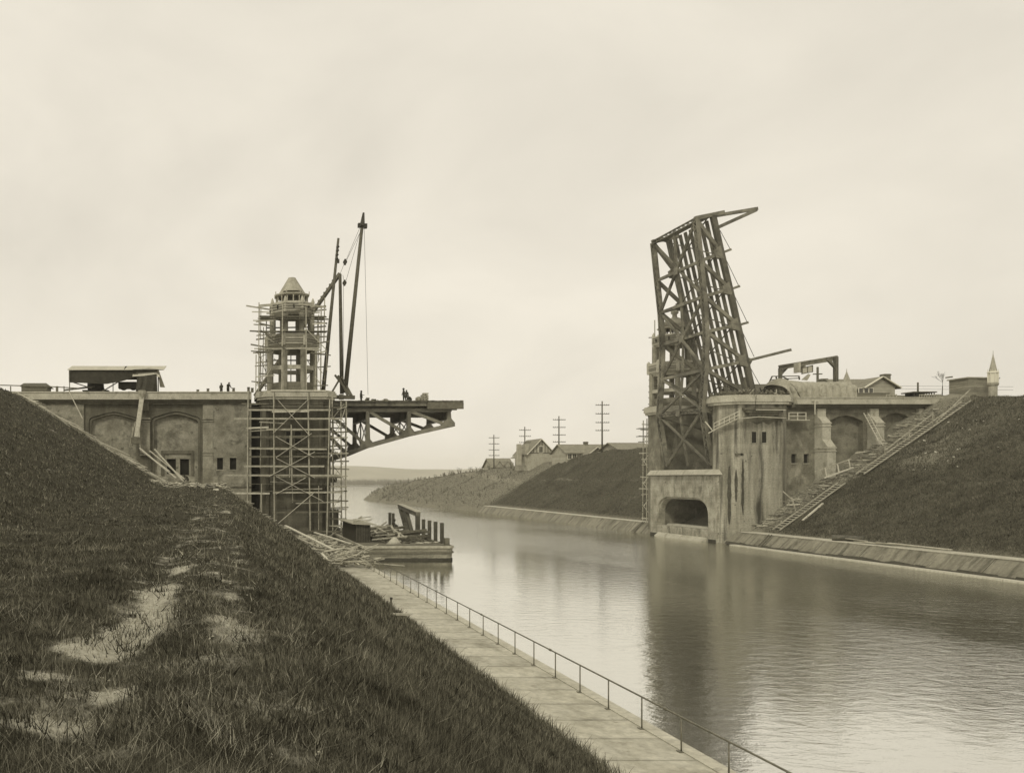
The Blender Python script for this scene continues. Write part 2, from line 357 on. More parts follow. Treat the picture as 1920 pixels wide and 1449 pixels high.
def bareR(X, Y):
    straw = sstep(93.5, 97.5, Y+.8*bumps(X, Y, 4, 41))*sstep(205, 196, Y) * np.where(Y < 118, 1, 0)*.85
    dd = X-66
    far = .62*sstep(188, 200, Y)*(1-.45*sstep(20, 30, dd)) + .55*np.exp(-((dd-9.3)/.8)**2)*(.45+.55*sstep(.2,.8,bumps(X,Y,11,42)))
    up = .30*sstep(11, 17, dd)*(Y < 96) + .16*sstep(14, 22, dd)*(Y > 118) + .9*np.clip(vnoise(X, Y, 9, 95, 4)-.52, 0, 1)*sstep(0, 2, dd)
    low = .5*sstep(1.2, .1, dd) + .4*np.exp(-((dd-4.2)/1.6)**2 - ((Y-89)/3)**2) + .5*np.exp(-((dd-13)/1.4)**2 - ((Y-89)/4)**2)
    return np.maximum.reduce([straw, far, up+low, 0*X])
yr = np.concatenate([np.linspace(-16, 50, 20)[:-1], np.linspace(50, 100, 160)[:-1], np.linspace(100, 200, 180)[:-1], np.linspace(200, 420, 300)[:-1], np.linspace(420, 1200, 40)])
xr = np.concatenate([[50, 54, 57], np.linspace(60, 100, 170)[:-1], np.linspace(100, 160, 50)[:-1], np.linspace(160, 1300, 60)])
bank = grid('hillside', xr, yr, zR, M['gr'], {'bare': bareR}); kind(bank, 'structure')

# water
m = bpy.data.materials.new('water'); m.use_nodes = True; T = m.node_tree; T.nodes.clear(); L = T.links.new
def tn(t, **k):
    x = T.nodes.new(t)
    for a, b in k.items(): setattr(x, a, b)
    return x
o_ = tn('ShaderNodeOutputMaterial'); mx = tn('ShaderNodeMixShader'); gl = tn('ShaderNodeBsdfGlossy'); df = tn('ShaderNodeBsdfDiffuse')
df.inputs[0].default_value = sep(.035); gl.inputs[0].default_value = (.92, .92, .88, 1); gl.inputs['Roughness'].default_value = .035
lw = tn('ShaderNodeLayerWeight'); lw.inputs[0].default_value = .5
mr_ = tn('ShaderNodeMapRange'); mr_.inputs[1].default_value = .6; mr_.inputs[2].default_value = 1; mr_.inputs[3].default_value = .84; mr_.inputs[4].default_value = .97; L(lw.outputs['Facing'], mr_.inputs[0])
L(mr_.outputs[0], mx.inputs[0]); L(df.outputs[0], mx.inputs[1]); L(gl.outputs[0], mx.inputs[2]); L(mx.outputs[0], o_.inputs[0])
ge = tn('ShaderNodeNewGeometry')
def wn_(scale, st, det, ro=.55):
    a = tn('ShaderNodeMapping'); a.inputs['Scale'].default_value = st; L(ge.outputs['Position'], a.inputs[0])
    b = tn('ShaderNodeTexNoise'); b.inputs['Scale'].default_value = scale; b.inputs['Detail'].default_value = det; b.inputs['Roughness'].default_value = ro; b.inputs['Distortion'].default_value = .4
    L(a.outputs[0], b.inputs['Vector']); return b.outputs[0]
big = wn_(.035, (1, .6, 1), 3); rm = tn('ShaderNodeMapRange'); rm.inputs[1].default_value = .38; rm.inputs[2].default_value = .62; rm.inputs[3].default_value = .35; rm.inputs[4].default_value = 1.0; L(big, rm.inputs[0])
sx = tn('ShaderNodeSeparateXYZ'); L(ge.outputs['Position'], sx.inputs[0])
rx = tn('ShaderNodeMapRange'); rx.inputs[1].default_value = 22; rx.inputs[2].default_value = 44; rx.inputs[3].default_value = .35; rx.inputs[4].default_value = 1.0; L(sx.outputs[0], rx.inputs[0])
amp = tn('ShaderNodeMath', operation='MULTIPLY'); L(rm.outputs[0], amp.inputs[0]); L(rx.outputs[0], amp.inputs[1])
b1 = tn('ShaderNodeBump'); b1.inputs['Distance'].default_value = .075; L(amp.outputs[0], b1.inputs['Strength']); L(wn_(1.7, (.62, 1.0, 1), 5, .62), b1.inputs['Height'])
b3 = tn('ShaderNodeBump'); b3.inputs['Distance'].default_value = .022; L(amp.outputs[0], b3.inputs['Strength']); L(wn_(4.2, (.5, 1.2, 1), 4, .6), b3.inputs['Height']); L(b1.outputs[0], b3.inputs['Normal'])
L(b3.outputs[0], gl.inputs['Normal'])
M['water'] = m
wb = MB(); wb.add([(11, -16, 0), (1500, -16, 0), (1500, 2600, 0), (-700, 2600, 0), (-700, 301, 0), (11, 301, 0)], [(0,1,2,3,4,5)])
wt = wb.build('canal_water', M['water']); kind(wt, 'structure')

# far shore and hills across the lake
def zF(X, Y): return 1.2*sstep(0, 25, Y-np.interp(X, [-700, 150, 400, 900, 1500], [905, 935, 960, 900, 800])) - .8 + .5*bumps(X, Y, 90, 51)
M['far'] = mk('far_ground_hazed', .26, .34, .01, bump=0)  # pale for wooded hills: part of the distance haze is in this colour
fs = grid('far_shore', np.linspace(-700, 1500, 120), np.linspace(860, 1750, 40), zF, M['far']); kind(fs, 'structure')
def zH(X, Y): return -2 + sstep(1500, 1850, Y)*(34 + 5*bumps(X, Y, 900, 61) + 2.5*bumps(X, Y, 160, 62)) * sstep(2500, 1300, X)
hl = grid('hills', np.linspace(-1200, 2600, 160), np.linspace(1500, 2500, 24), zH, M['far']); kind(hl, 'structure')

# haze
hz = MB().box(-1250, -60, -3.2, 2700, 2650, 66).build('haze', None); kind(hz, 'stuff', 'thin pale haze lying over the canal and the lake', 'haze')
hm = bpy.data.materials.new('haze'); hm.use_nodes = True; hm.node_tree.nodes.clear()
ho = hm.node_tree.nodes.new('ShaderNodeOutputMaterial'); pv = hm.node_tree.nodes.new('ShaderNodeVolumePrincipled')
pv.inputs['Color'].default_value = (.97, .94, .86, 1); pv.inputs['Density'].default_value = .00026; pv.inputs['Anisotropy'].default_value = .1
hm.node_tree.links.new(pv.outputs[0], ho.inputs['Volume']); hz.data.materials.append(hm)

# ------------------------------------------------------------------ walkway and canal walls
wk = MB(); y = -15.3
while y < 95.8:
    wk.box(9.35, y, .66, 12.22, min(y+1.66, 95.9), .90); y += 1.70
kind(wk.build('walkway', M['walk']), 'structure')
t = thing('canal_wall', 'low concrete quay wall carrying the walkway on the near bank', 'canal wall', (12.7, 40, 0))
MB().box(12.225, -15, .55, 12.66, 98, .93).build('kerb', M['ledge'], t)
MB().add([(12.1,-15,.56),(12.55,-15,.56),(13.0,-15,-1.5),(12.1,-15,-1.5),(12.1,98,.56),(12.55,98,.56),(13.0,98,-1.5),(12.1,98,-1.5)], [(0,1,2,3),(7,6,5,4),(0,4,5,1),(1,5,6,2),(2,6,7,3),(3,7,4,0)]).build('wall', M['revet'], t)
t = thing('railing', 'thin pipe handrail along the edge of the concrete walkway', 'railing', (12.2, 50, .9))
H = 1.80
for k in range(-18, 31):
    yk = 21.0 + 1.95*k
    p = MB().tube((12.2, yk, .9), (12.2, yk, H), .022, .022, 6).build('post', M['rail'], t, True)
    MB().box(12.11, yk-.08, .90, 12.29, yk+.08, .925).build('base_plate', M['rail'], p)
MB().tube((12.2, -15, H+.015), (12.2, 79.6, H+.015), .027, .027, 8).build('top_rail', M['rail'], t, True)
for k in (-3.4, .35, 4.2, 8.1, 12.0): MB().tube((12.2, 21+1.95*k, H+.015), (12.2, 21.12+1.95*k, H+.015), .045, .045, 8).build('coupling', M['rail'], t, True)
def revetment(y0, y1, label, step, sag=0.0, seed=0):
    g = random.Random(seed); t = thing('canal_wall', label, 'canal wall', (63.6, (y0+y1)/2, 0)); f = MB(); y = y0; l = MB(); 
    while y < y1-.01:
        e = min(y+step*g.uniform(.75, 1.25), y1); j = g.uniform(-.03, .03)
        f.frustum([(64.42+j, y+.03, 1.46),(65.0, y+.03, 1.46),(65.0, y+.03, -1.2),(61.9+j, y+.03, -1.2)], [(64.42+j, e-.03, 1.46),(65.0, e-.03, 1.46),(65.0, e-.03, -1.2),(61.9+j, e-.03, -1.2)]); y = e
    f.build('face', M['revet'], t)
    MB().box(64.36, y0, 1.47, 66.1, y1, 1.56).build('ledge', M['ledge'], t)
    return t
revetment(40, 98.2, 'sloping concrete bank wall in the foreground right of the pier', 6.5, 0, 1)
l = MB(); g_ = random.Random(5); y = 40
while y < 97: l.frustum([(62.2, y, .10),(63.3, y, .10),(63.3, y, -.6),(62.0, y, -.6)], [(62.2, y+3, .10),(63.3, y+3, .10),(63.3, y+3, -.6),(62.0, y+3, -.6)]); y += 3
tag(l.build('footing', M['ledge']), 'pale concrete footing at the waterline below the near bank wall', 'footing')
revetment(116.2, 193, 'distant sloping concrete bank wall running away beyond the pier', 5.2, 0, 2)
# ------------------------------------------------------------------ left approach wall
def tudor(x0, x1, zb, zs, za, r=.5):
    # outline of a Tudor arch opening going round from bottom left
    pts = [(x0, zb), (x0, zs-r)]
    for k in range(1, 5): a = k/5*math.pi/2; pts.append((x0 + r*(1-math.cos(a)), zs - r + r*math.sin(a)*1.0))
    cx = (x0+x1)/2; pts += [(x0+r*1.25, zs+.06), (cx-.9, za-.16), (cx, za), (cx+.9, za-.16), (x1-r*1.25, zs+.06)]
    for k in range(4, 0, -1): a = k/5*math.pi/2; pts.append((x1 - r*(1-math.cos(a)), zs - r + r*math.sin(a)))
    pts += [(x1, zs-r), (x1, zb)]
    return pts
ZP = 18.87
t = thing('approach_wall', 'long pale approach wall with arched panels, left of the scaffolded tower', 'bridge approach', (-15, 100, 0))
pl = MB().sheet([rect(-50, 0, -16.6, 17.9)], XZ, 100.0, 100.9)
pl.sheet([[(-1.73,0),(4.35,0),(4.35,17.9),(-16.6,17.9),(-16.6,17.33),(-1.73,17.33)], rect(.07,9.2,.80,10.67), rect(1.67,9.2,2.47,10.67)], XZ, 100.0, 100.9)
pl.build('wall', M['arch'], t)
A1 = tudor(-16.0, -9.75, 0.02, 15.75, 16.45); A2 = tudor(-8.15, -2.0, 0.02, 15.8, 16.5)
fr = MB().sheet([[(-16.6,0)] + A1 + [(-9.75+.02,0)] + [(-8.15-.02,0)] + A2 + [(-1.73,0),(-1.73,17.33),(-16.6,17.33)]], XZ, 100.28, 100.9)
fr.build('arch_frame', M['frame'], t)
# moulding inside each arch
for x0, x1 in ((-16.0, -9.75), (-8.15, -2.0)):
    o1 = tudor(x0+.02, x1-.02, .02, 15.72, 16.42); i1 = tudor(x0+.32, x1-.32, .02, 15.5, 16.15, .4)
    MB().sheet([o1 + i1[::-1]], XZ, 100.42, 100.92).build('arch_moulding', M['frame'], t)
pn = MB().sheet([rect(-16.6, 0, -1.73, 17.33), rect(-6.27,8.7,-5.13,10.54), rect(-4.6,8.5,-3.47,10.54)], XZ, 100.92, 101.4); pn.build('arch_panel', M['arch'], t)
for x0, x1 in ((-9.53, -8.33), (-1.70, -.47)):
    p = MB(); p.box(x0, 99.93, 0, x1, 100.27, 9.1 if x0 < -5 else 11.2)
    p.box(x0, 99.95, 11.2, x1, 100.27, 15.1); p.box(x0+.04, 99.99, 15.1, x1-.04, 100.27, 15.35)
    for z in (10.95, 11.25, 15.15, 15.45): p.box(x0-.06, 99.86, z, x1+.06, 100.27, z+.16)
    p.box(x0, 99.95, 15.6, x1, 100.27, 17.2 if x0 > -5 else 15.7); p.build('pilaster', M['conc'], t)
MB().box(-9.4, 99.72, 16.5, -8.45, 100.27, 17.7).build('corbel', M['frame'], t)
for x0, x1, z0, z1, nm in ((.07,.80,9.2,10.67,0),(1.67,2.47,9.2,10.67,0),(-6.27,-5.13,8.7,10.54,1),(-4.6,-3.47,8.5,10.54,1)):
    yb = 100.0 if nm == 0 else 100.92
    wq = MB(); 
    for a in (rect(x0-.12,z0-.1,x1+.12,z0),): wq.box(a[0][0], yb-.05, a[0][1], a[2][0], yb+.3, a[2][1]-.003)
    MB().box(x0-.1, yb-.05, z1+.003, x1+.1, yb+.25, z1+.1).build('lintel', M['conc'], t)
    wp = wq.build('window', M['conc'], t)
    MB().box(x0+.003, yb+.32, z0+.003, x1-.003, yb+.36, z1-.003).build('opening', M['void'], wp)
MB().sheet([[(-7.0,8.5),(-6.6,8.5),(-6.6,11.2),(-3.2,11.2),(-3.2,8.5),(-2.9,8.5),(-2.9,11.6),(-7.0,11.6)]], XZ, 100.75, 100.93).build('window_surround', M['frame'], t)
MB().box(-50, 99.90, 6.95, 4.35, 99.995, 7.1).build('string_course', M['frame'], t)
# cornice and parapet
c = MB(); c.box(-50, 99.80, 17.42, 4.35, 100.9, 17.62); c.box(-50, 99.62, 17.62, 4.35, 100.9, 17.88); c.build('cornice', M['frame'], t)
c = MB(); c.box(-50, 99.34, 17.883, 4.35, 100.6, 18.42); c.box(-50, 99.44, 18.42, 4.35, 100.55, 18.72); c.box(-50, 99.36, 18.72, 4.35, 100.65, ZP); c.build('parapet', M['cop'], t)
MB().box(-50, 101.4, 0, 4.3, 118, 18.5).build('deck', M['conc'], t)
MB().box(-50, 118.01, 0, 4.3, 118.9, ZP-.15).build('back_wall', M['conc'], t)

# ------------------------------------------------------------------ piers
def octa(x0, x1, y0, y1, c): return [(x0, y0+c), (x0+c, y0), (x1-c, y0), (x1, y0+c), (x1, y1-c), (x1-c, y1), (x0+c, y1), (x0, y1-c)]
def grow(p, g):
    cx = sum(a for a, b in p)/len(p); cy = sum(b for a, b in p)/len(p); s = []
    for a, b in p:
        d = math.hypot(a-cx, b-cy); s.append((a+(a-cx)/d*g, b+(b-cy)/d*g))
    return s
def coping(plan, z, prof, m, t, name='coping'):
    mb = MB(); k = z
    for g, h in prof: mb.prism(grow(plan, g), k, k+h-.002); k += h
    return mb.build(name, m, t)
# left pier
t = thing('bridge_pier', 'dark scaffolded concrete pier under the near tower', 'bridge pier', (10, 104, 0))
P0 = octa(5.5, 14.0, 97, 103.5, 1.1)
MB().prism(P0, -1.5, 17.1).build('bastion', M['concd'], t)
MB().prism([(4.3,103.2),(14.2,103.2),(14.2,118),(4.3,118)], -1.5, 14.5).build('body', M['concd'], t)
MB().prism(octa(5.5,14.0,113.4,119,1.1), -1.5, 17.1).build('bastion', M['concd'], t)
MB().box(4.36, 101.2, -1, 5.6, 103.2, 17.4).build('recess_wall', M['void'], t)  # slot wall coloured near black to paint in the deep shadow there
b = MB(); b.prism(grow(P0, .28), -1.4, 1.6); b.prism(grow(P0, .16), 1.6, 2.1); b.build('plinth', M['concd'], t)
for x in (6.0, 12.4, 13.2): MB().box(x, 96.85, 2, x+.35, 97.02, 16.9).build('rib', M['concd'], t)
for x0 in (8.45, 9.5):
    wq = MB().sheet([rect(x0-.15, 12.2, x0+.85, 13.95), rect(x0, 12.35, x0+.7, 13.75)], XZ, 96.9, 97.0).build('window', M['concd'], t)
    MB().box(x0, 96.975, 12.35, x0+.7, 96.998, 13.75).build('opening', M['void'], wq)
coping(P0, 17.1, [(.12,.3),(.3,.25)], M['frame'], t, 'corbel_band'); coping(P0, 17.65, [(.55,.28),(.75,.55),(.6,.22)], M['cop'], t)
MB().prism([(14.0,98.5),(15.1,98.9),(15.1,102),(14.0,102)], -1, 4.2).build('fender_block', M['concd'], t)
MB().box(13.9, 99.5, 7.6, 15.0, 101, 8.6).build('bracket', M['concd'], t)
# right pier
t = thing('bridge_pier', 'pale streaked concrete pier with an arched opening over the water, below the raised leaf', 'bridge pier', (66, 108, 0))
YZ = lambda a, b, tt: (tt, a, b)
def arch_open(y0, y1, zb, zs, r):
    p = [(y0, zb), (y0, zs-r*.8)]
    for k in range(1, 7): a = k/7*math.pi/2; p.append((y0 + r*(1-math.cos(a)), zs-r*.8+r*.8*math.sin(a)))
    p += [(y0+r, zs), (y1-r, zs)]
    for k in range(6, 0, -1): a = k/7*math.pi/2; p.append((y1 - r*(1-math.cos(a)), zs-r*.8+r*.8*math.sin(a)))
    return p + [(y1, zs-r*.8), (y1, zb)]
op = arch_open(101.9, 113.7, 1.55, 5.55, 2.6)
MB().sheet([[(100.3,-1.5),(115.4,-1.5),(115.4,8.45),(100.3,8.45)], op], YZ, 62.6, 63.5).build('portal_wall', M['portal'], t)
MB().sheet([arch_open(101.88,113.72,1.53,5.57,2.62) + arch_open(102.2,113.4,1.53,5.3,2.4)[::-1]], YZ, 62.85, 63.6).build('arch_lining', M['conc'], t)
MB().frustum([(62.15,100.0,8.55),(64.5,100.0,8.55),(64.5,115.7,8.55),(62.15,115.7,8.55)], [(62.6,100.3,9.25),(64.5,100.3,9.25),(64.5,115.4,9.25),(62.6,115.4,9.25)]).build('ledge', M['cop'], t)
MB().box(62.3, 100.15, 8.45, 64.5, 115.55, 8.547).build('drip_band', M['frame'], t)
MB().frustum([(62.0,102.2,0),(65.3,102.2,0),(65.3,113.4,0),(62.0,113.4,0)], [(64.0,102.2,1.75),(65.3,102.2,1.75),(65.3,113.4,1.75),(64.0,113.4,1.75)]).build('sill_slope', M['cop'], t)
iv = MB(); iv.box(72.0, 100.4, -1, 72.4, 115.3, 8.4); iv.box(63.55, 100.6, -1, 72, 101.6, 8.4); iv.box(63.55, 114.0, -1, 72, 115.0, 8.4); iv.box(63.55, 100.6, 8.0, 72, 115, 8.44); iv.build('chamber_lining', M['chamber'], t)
for y in (104.4, 108.8): MB().box(69, y, -1, 69.5, y+.5, 8).build('pillar', M['concd'], t)
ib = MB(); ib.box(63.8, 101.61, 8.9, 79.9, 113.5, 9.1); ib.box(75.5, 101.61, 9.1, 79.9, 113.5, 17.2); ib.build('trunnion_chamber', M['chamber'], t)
# rounded counterweight in the dark chamber
MB().tube((74.0, 103.2, 11.5), (74.0, 110.8, 11.5), 2.6, 2.6, 24).build('counterweight', M['wall2'], t, False)
def bastion(pts, label=None): return MB().prism(pts, -1.5, 17.25)
P1 = [(63.0,101.6),(63.0,100.3),(63.55,99.7),(64.75,99.0),(70.05,99.0),(71.2,99.9),(71.2,101.6)]
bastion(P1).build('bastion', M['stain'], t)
MB().box(71.21, 101.003, -1, 75.5, 101.6, 17.25).build('side_wall', M['concd'], t)
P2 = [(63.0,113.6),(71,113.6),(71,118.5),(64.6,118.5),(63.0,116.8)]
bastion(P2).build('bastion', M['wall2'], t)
P1c = [(63.0,104.2),(62.7,100.3),(63.3,99.5),(64.6,98.8),(70.15,98.8),(71.3,99.8),(71.3,104.2)]
def cop2(pl, z, prof, m, name):
    mb = MB(); k = z
    for g, h in prof: mb.prism(grow(pl, g), k, k+h-.002); k += h
    return mb.build(name, m, t)
P1d = [(63.0,101.6),(62.9,100.3),(63.45,99.6),(64.7,98.9),(70.1,98.9),(71.25,99.85),(71.25,101.6)]
cop2(P1d, 17.25, [(.55,.3),(.8,.6),(.62,.25)], M['cop'], 'coping')
cop2(P2, 17.25, [(.4,.3),(.6,.6),(.5,.25)], M['cop'], 'coping')
for dz, g, x0, x1 in ((0,.28,65.7,69.4),(.32,.45,65.3,69.8),(.62,.6,65.0,70.1)):
    MB().box(x0, 99-g, 15.9+dz, x1, 99.02, 16.2+dz).build('oriel_band', M['frame'], t)
for x0 in (66.2, 67.45):
    wq = MB().sheet([rect(x0-.12, 12.4, x0+.7, 13.95), rect(x0, 12.5, x0+.55, 13.85)], XZ, 98.93, 99.0).build('window', M['stain'], t)
    MB().box(x0, 98.97, 12.5, x0+.55, 98.995, 13.85).build('opening', M['void'], wq)
MB().sheet([[(65.2,15.75),(70.0,15.75),(70.0,15.0),(69.6,15.3),(68.9,15.1),(68.3,14.75),(67.6,15.1),(66.9,14.75),(66.2,15.1),(65.6,15.3),(65.2,15.0)]], XZ, 98.92, 99.0).build('scalloped_drip', M['frame'], t)
for x in (64.95, 69.85): MB().box(x-.1, 98.95, 2, x+.1, 99.02, 15.6).build('pilaster_strip', M['stain'], t)
MB().box(64.3, 98.95, 10.9, 65.2, 99.3, 11.2).build('hood_bracket', M['frame'], t)
MB().box(63.9, 101.5, 9.25, 64.5, 101.7, 11.9).build('lamp_post_stub', M['steeld'], t)
# wet run marks are real seepage stains: thin dark skins on the wall
# ------------------------------------------------------------------ right approach wall
t = thing('approach_wall', 'streaked approach wall with stepped buttresses on the far bank', 'bridge approach', (83, 100, 0))
b1 = tudor(76.6, 81.0, 0, 15.4, 16.0, .4); b2 = tudor(82.9, 87.4, 0, 15.6, 16.3, .4)
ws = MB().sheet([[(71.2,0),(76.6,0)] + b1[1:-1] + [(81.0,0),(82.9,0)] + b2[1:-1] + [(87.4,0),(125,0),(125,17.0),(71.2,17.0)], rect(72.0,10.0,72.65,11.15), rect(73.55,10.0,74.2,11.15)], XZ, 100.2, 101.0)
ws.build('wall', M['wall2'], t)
MB().box(75.5, 101.003, 0, 125, 101.5, 17.0).build('arch_panel', M['wall2'], t)
for x0 in (72.0, 73.55):
    wq = MB().box(x0-.1, 100.12, 9.88, x0+.75, 100.3, 9.997).build('window', M['conc'], t)
    MB().box(x0+.003, 100.5, 10.003, x0+.647, 100.55, 11.147).build('opening', M['void'], wq)
for x0 in (74.9, 81.5, 87.6):
    x1 = x0 + 1.05; bt = MB()
    def seg(y0, y1, za, zb): bt.add([(x0,y0,za),(x1,y0,za),(x1,100.2,za),(x0,100.2,za),(x0,y1,zb),(x1,y1,zb),(x1,100.2,zb),(x0,100.2,zb)], [(0,3,2,1),(4,5,6,7),(0,1,5,4),(1,2,6,5),(2,3,7,6),(3,0,4,7)])
    seg(99.7, 99.7, 15.8, 16.75); seg(98.9, 99.7, 15.05, 15.8); seg(98.9, 98.9, 12.9, 15.05); seg(98.1, 98.9, 12.0, 12.9); seg(98.1, 98.1, 0, 12.0)
    bt.box(x0-.07, 98.82, 14.85, x1+.07, 100.2, 15.0); bt.box(x0-.07, 98.82, 14.5, x1+.07, 100.2, 14.6); bt.box(x0-.07, 98.02, 11.75, x1+.07, 100.2, 11.95); bt.box(x0-.07, 98.02, 11.4, x1+.07, 100.2, 11.5)
    bt.build('buttress', M['cop'], t)
c = MB(); c.box(71.6, 99.75, 16.75, 125, 101.4, 16.9); c.box(71.6, 99.5, 16.95, 125, 101.4, 17.25); c.build('cornice', M['frame'], t)
c = MB(); c.box(71.9, 99.0, 17.28, 125, 100.3, 17.75); c.box(71.9, 99.12, 17.75, 125, 100.25, 18.02); c.box(71.9, 99.04, 18.02, 125, 100.35, 18.16); c.build('parapet', M['cop'], t)
MB().box(80, 101.5, 0, 125, 117.5, 17.9).build('deck', M['conc'], t)
MB().box(71.6, 117.51, 0, 125, 118.3, 18.1).build('back_wall', M['conc'], t)

# ------------------------------------------------------------------ towers
def ringband(cx, cy, prof, m, t, name): return MB().ring(cx, cy, prof).build(name, m, t)
def tower(label, cx, cy, dz, finished):
    t = thing('bridge_tower', label, 'bridge tower', (cx, cy, 17.9)); z = lambda a: a+dz
    R8 = 2.95; vert = [(cx+R8*math.cos(math.pi/8+i*math.pi/4), cy+R8*math.sin(math.pi/8+i*math.pi/4)) for i in range(8)]
    lo, up = (M['conc'], M['cop'])
    for x, y in vert:
        MB().lathe(x, y, [(.36, z(18.2)), (.36, z(24.3))], 8).build('column', lo, t)
    ringband(cx, cy, [(R8+.12, z(21.45)), (R8+.12, z(21.95)), (R8-.3, z(21.95)), (R8-.3, z(21.45))], M['cop'], t, 'ring_beam')
    ringband(cx, cy, [(R8+.0, z(18.6)), (R8+.0, z(19.9)), (R8-.3, z(19.9)), (R8-.3, z(18.6))], M['brick'], t, 'brick_infill')
    ringband(cx, cy, [(R8-.1,z(23.9)),(R8+.05,z(24.2)),(R8+.45,z(24.5)),(R8+.45,z(25.3)),(R8+.62,z(25.5)),(R8+.55,z(25.8)),(R8-.5,z(25.8)),(R8-.5,z(23.9))], M['cop'], t, 'lower_gallery')
    for i in range(8):
        a = math.pi/8+i*math.pi/4; x, y = cx+2.6*math.cos(a), cy+2.6*math.sin(a)
        MB().lathe(x, y, [(.33, z(25.8)), (.33, z(28.4))], 8).build('column', lo, t)
        x, y = cx+(R8+.42)*math.cos(a), cy+(R8+.42)*math.sin(a)
        MB().lathe(x, y, [(.24, z(24.3)), (.26, z(25.9)), (.05, z(26.2))], 6).build('corner_knob', M['cop'], t)
    ringband(cx, cy, [(2.45,z(28.2)),(2.85,z(28.6)),(2.85,z(29.75)),(2.65,z(29.85)),(2.3,z(29.85)),(2.3,z(28.2))], M['cop'], t, 'upper_gallery')
    for i in range(8):
        a = math.pi/8+i*math.pi/4; x, y = cx+2.72*math.cos(a), cy+2.72*math.sin(a)
        MB().lathe(x, y, [(.22, z(28.5)), (.24, z(29.9)), (.16, z(30.2)), (.03, z(30.45))], 6).build('pinnacle', M['cop'], t)
    for r in (3.0, 2.7, 2.2):
        pass
    for q, (rr, zz) in enumerate(((R8+.5,24.75),(R8+.5,25.02),(2.9,28.85),(2.9,29.15),(2.9,29.45))): ringband(cx, cy, [(rr,z(zz)),(rr+.06,z(zz)),(rr+.06,z(zz+.07)),(rr,z(zz+.07))], M['frame'], t, 'moulding')
    for i in range(8):
        a = i*math.pi/4; x, y = cx+2.66*math.cos(a), cy+2.66*math.sin(a); MB().beam((x,y,z(28.95)), (x,y,z(29.35)), .3, .1, up=(-math.sin(a),math.cos(a),0)).build('slot', M['void'], t)
    MB().lathe(cx, cy, [(2.35, z(25.35)), (2.35, z(25.55))], 8).build('floor', M['frame'], t)
    MB().lathe(cx, cy, [(2.25, z(29.2)), (2.25, z(29.4))], 8).build('floor', M['frame'], t)
    for i in range(16):
        a = i*math.pi/8; x, y = cx+1.95*math.cos(a), cy+1.95*math.sin(a)
        MB().beam((x, y, z(29.4)), (x, y, z(30.75)), .14, .2).build('lantern_post', M['timber' if finished else 'conc'], t)
    ringband(cx, cy, [(2.1,z(30.7)),(2.3,z(30.82)),(2.3,z(30.98)),(1.7,z(30.98)),(1.7,z(30.7))], M['timber'], t, 'eaves')
    if finished:                                  # planked spire, cut off flat
        MB().lathe(cx, cy, [(1.62, z(31.32)), (.52, z(33.1)), (.48, z(33.2))], 12).build('roof', M['canvas'], t)
        for i in range(12):
            if i in (7, 8, 9): continue
            a = math.pi/12+i*math.pi/6; b = a+math.pi/6
            MB().add([(cx+1.62*math.cos(a),cy+1.62*math.sin(a),z(31.32)),(cx+1.62*math.cos(b),cy+1.62*math.sin(b),z(31.32)),(cx+1.86*math.cos(b),cy+1.86*math.sin(b),z(30.97)),(cx+1.86*math.cos(a),cy+1.86*math.sin(a),z(30.97)),
                      (cx+1.52*math.cos(a),cy+1.52*math.sin(a),z(31.3)),(cx+1.52*math.cos(b),cy+1.52*math.sin(b),z(31.3)),(cx+1.76*math.cos(b),cy+1.76*math.sin(b),z(30.95)),(cx+1.76*math.cos(a),cy+1.76*math.sin(a),z(30.95))],
                     [(0,1,2,3),(7,6,5,4),(0,4,5,1),(1,5,6,2),(2,6,7,3),(3,7,4,0)]).build('roof_board', M['canvas'], t)
        for i in range(8):
            a = math.pi/8+i*math.pi/4
            MB().beam((cx+2.25*math.cos(a), cy+2.25*math.sin(a), z(30.98)), (cx+2.25*math.cos(a), cy+2.25*math.sin(a), z(31.3)), .1, .1).build('rafter_end', M['timber'], t)
    else:
        MB().lathe(cx, cy, [(1.95,z(30.98)),(1.75,z(31.5)),(1.3,z(32.0)),(.7,z(32.35)),(.35,z(32.5)),(.3,z(32.9)),(.5,z(33.1)),(.5,z(33.4)),(.2,z(33.7)),(.05,z(34.3))], 16).build('roof', M['conc'], t, True)
        for i in range(24):
            a = i*math.pi/12; MB().lathe(cx+2.5*math.cos(a), cy+2.5*math.sin(a), [(.09,z(29.4)),(.11,z(29.9))], 5)
        MB().lathe(cx, cy, [(2.75, z(18.2)), (2.75, z(20.6))], 8).build('base_wall', M['conc'], t)
    return t
tower('open concrete tower with a planked spire wrapped in scaffolding above the near pier', 9.45, 100.4, 0, True)
tw2 = tower('domed concrete tower on the far pier, half hidden behind the raised leaf', 67.0, 117.0, -.9, False)

M['tide'] = mk('tide_band', .03, .06, 2, bump=.3, fine=6)
b = MB(); b.box(62.57, 100.27, -.3, 62.597, 101.85, .38); b.box(62.57, 113.75, -.3, 62.597, 115.43, .38)
b.build('tide_band', M['tide'], [o for o in bpy.data.objects if o.get('label','').startswith('pale streaked concrete pier')][0])
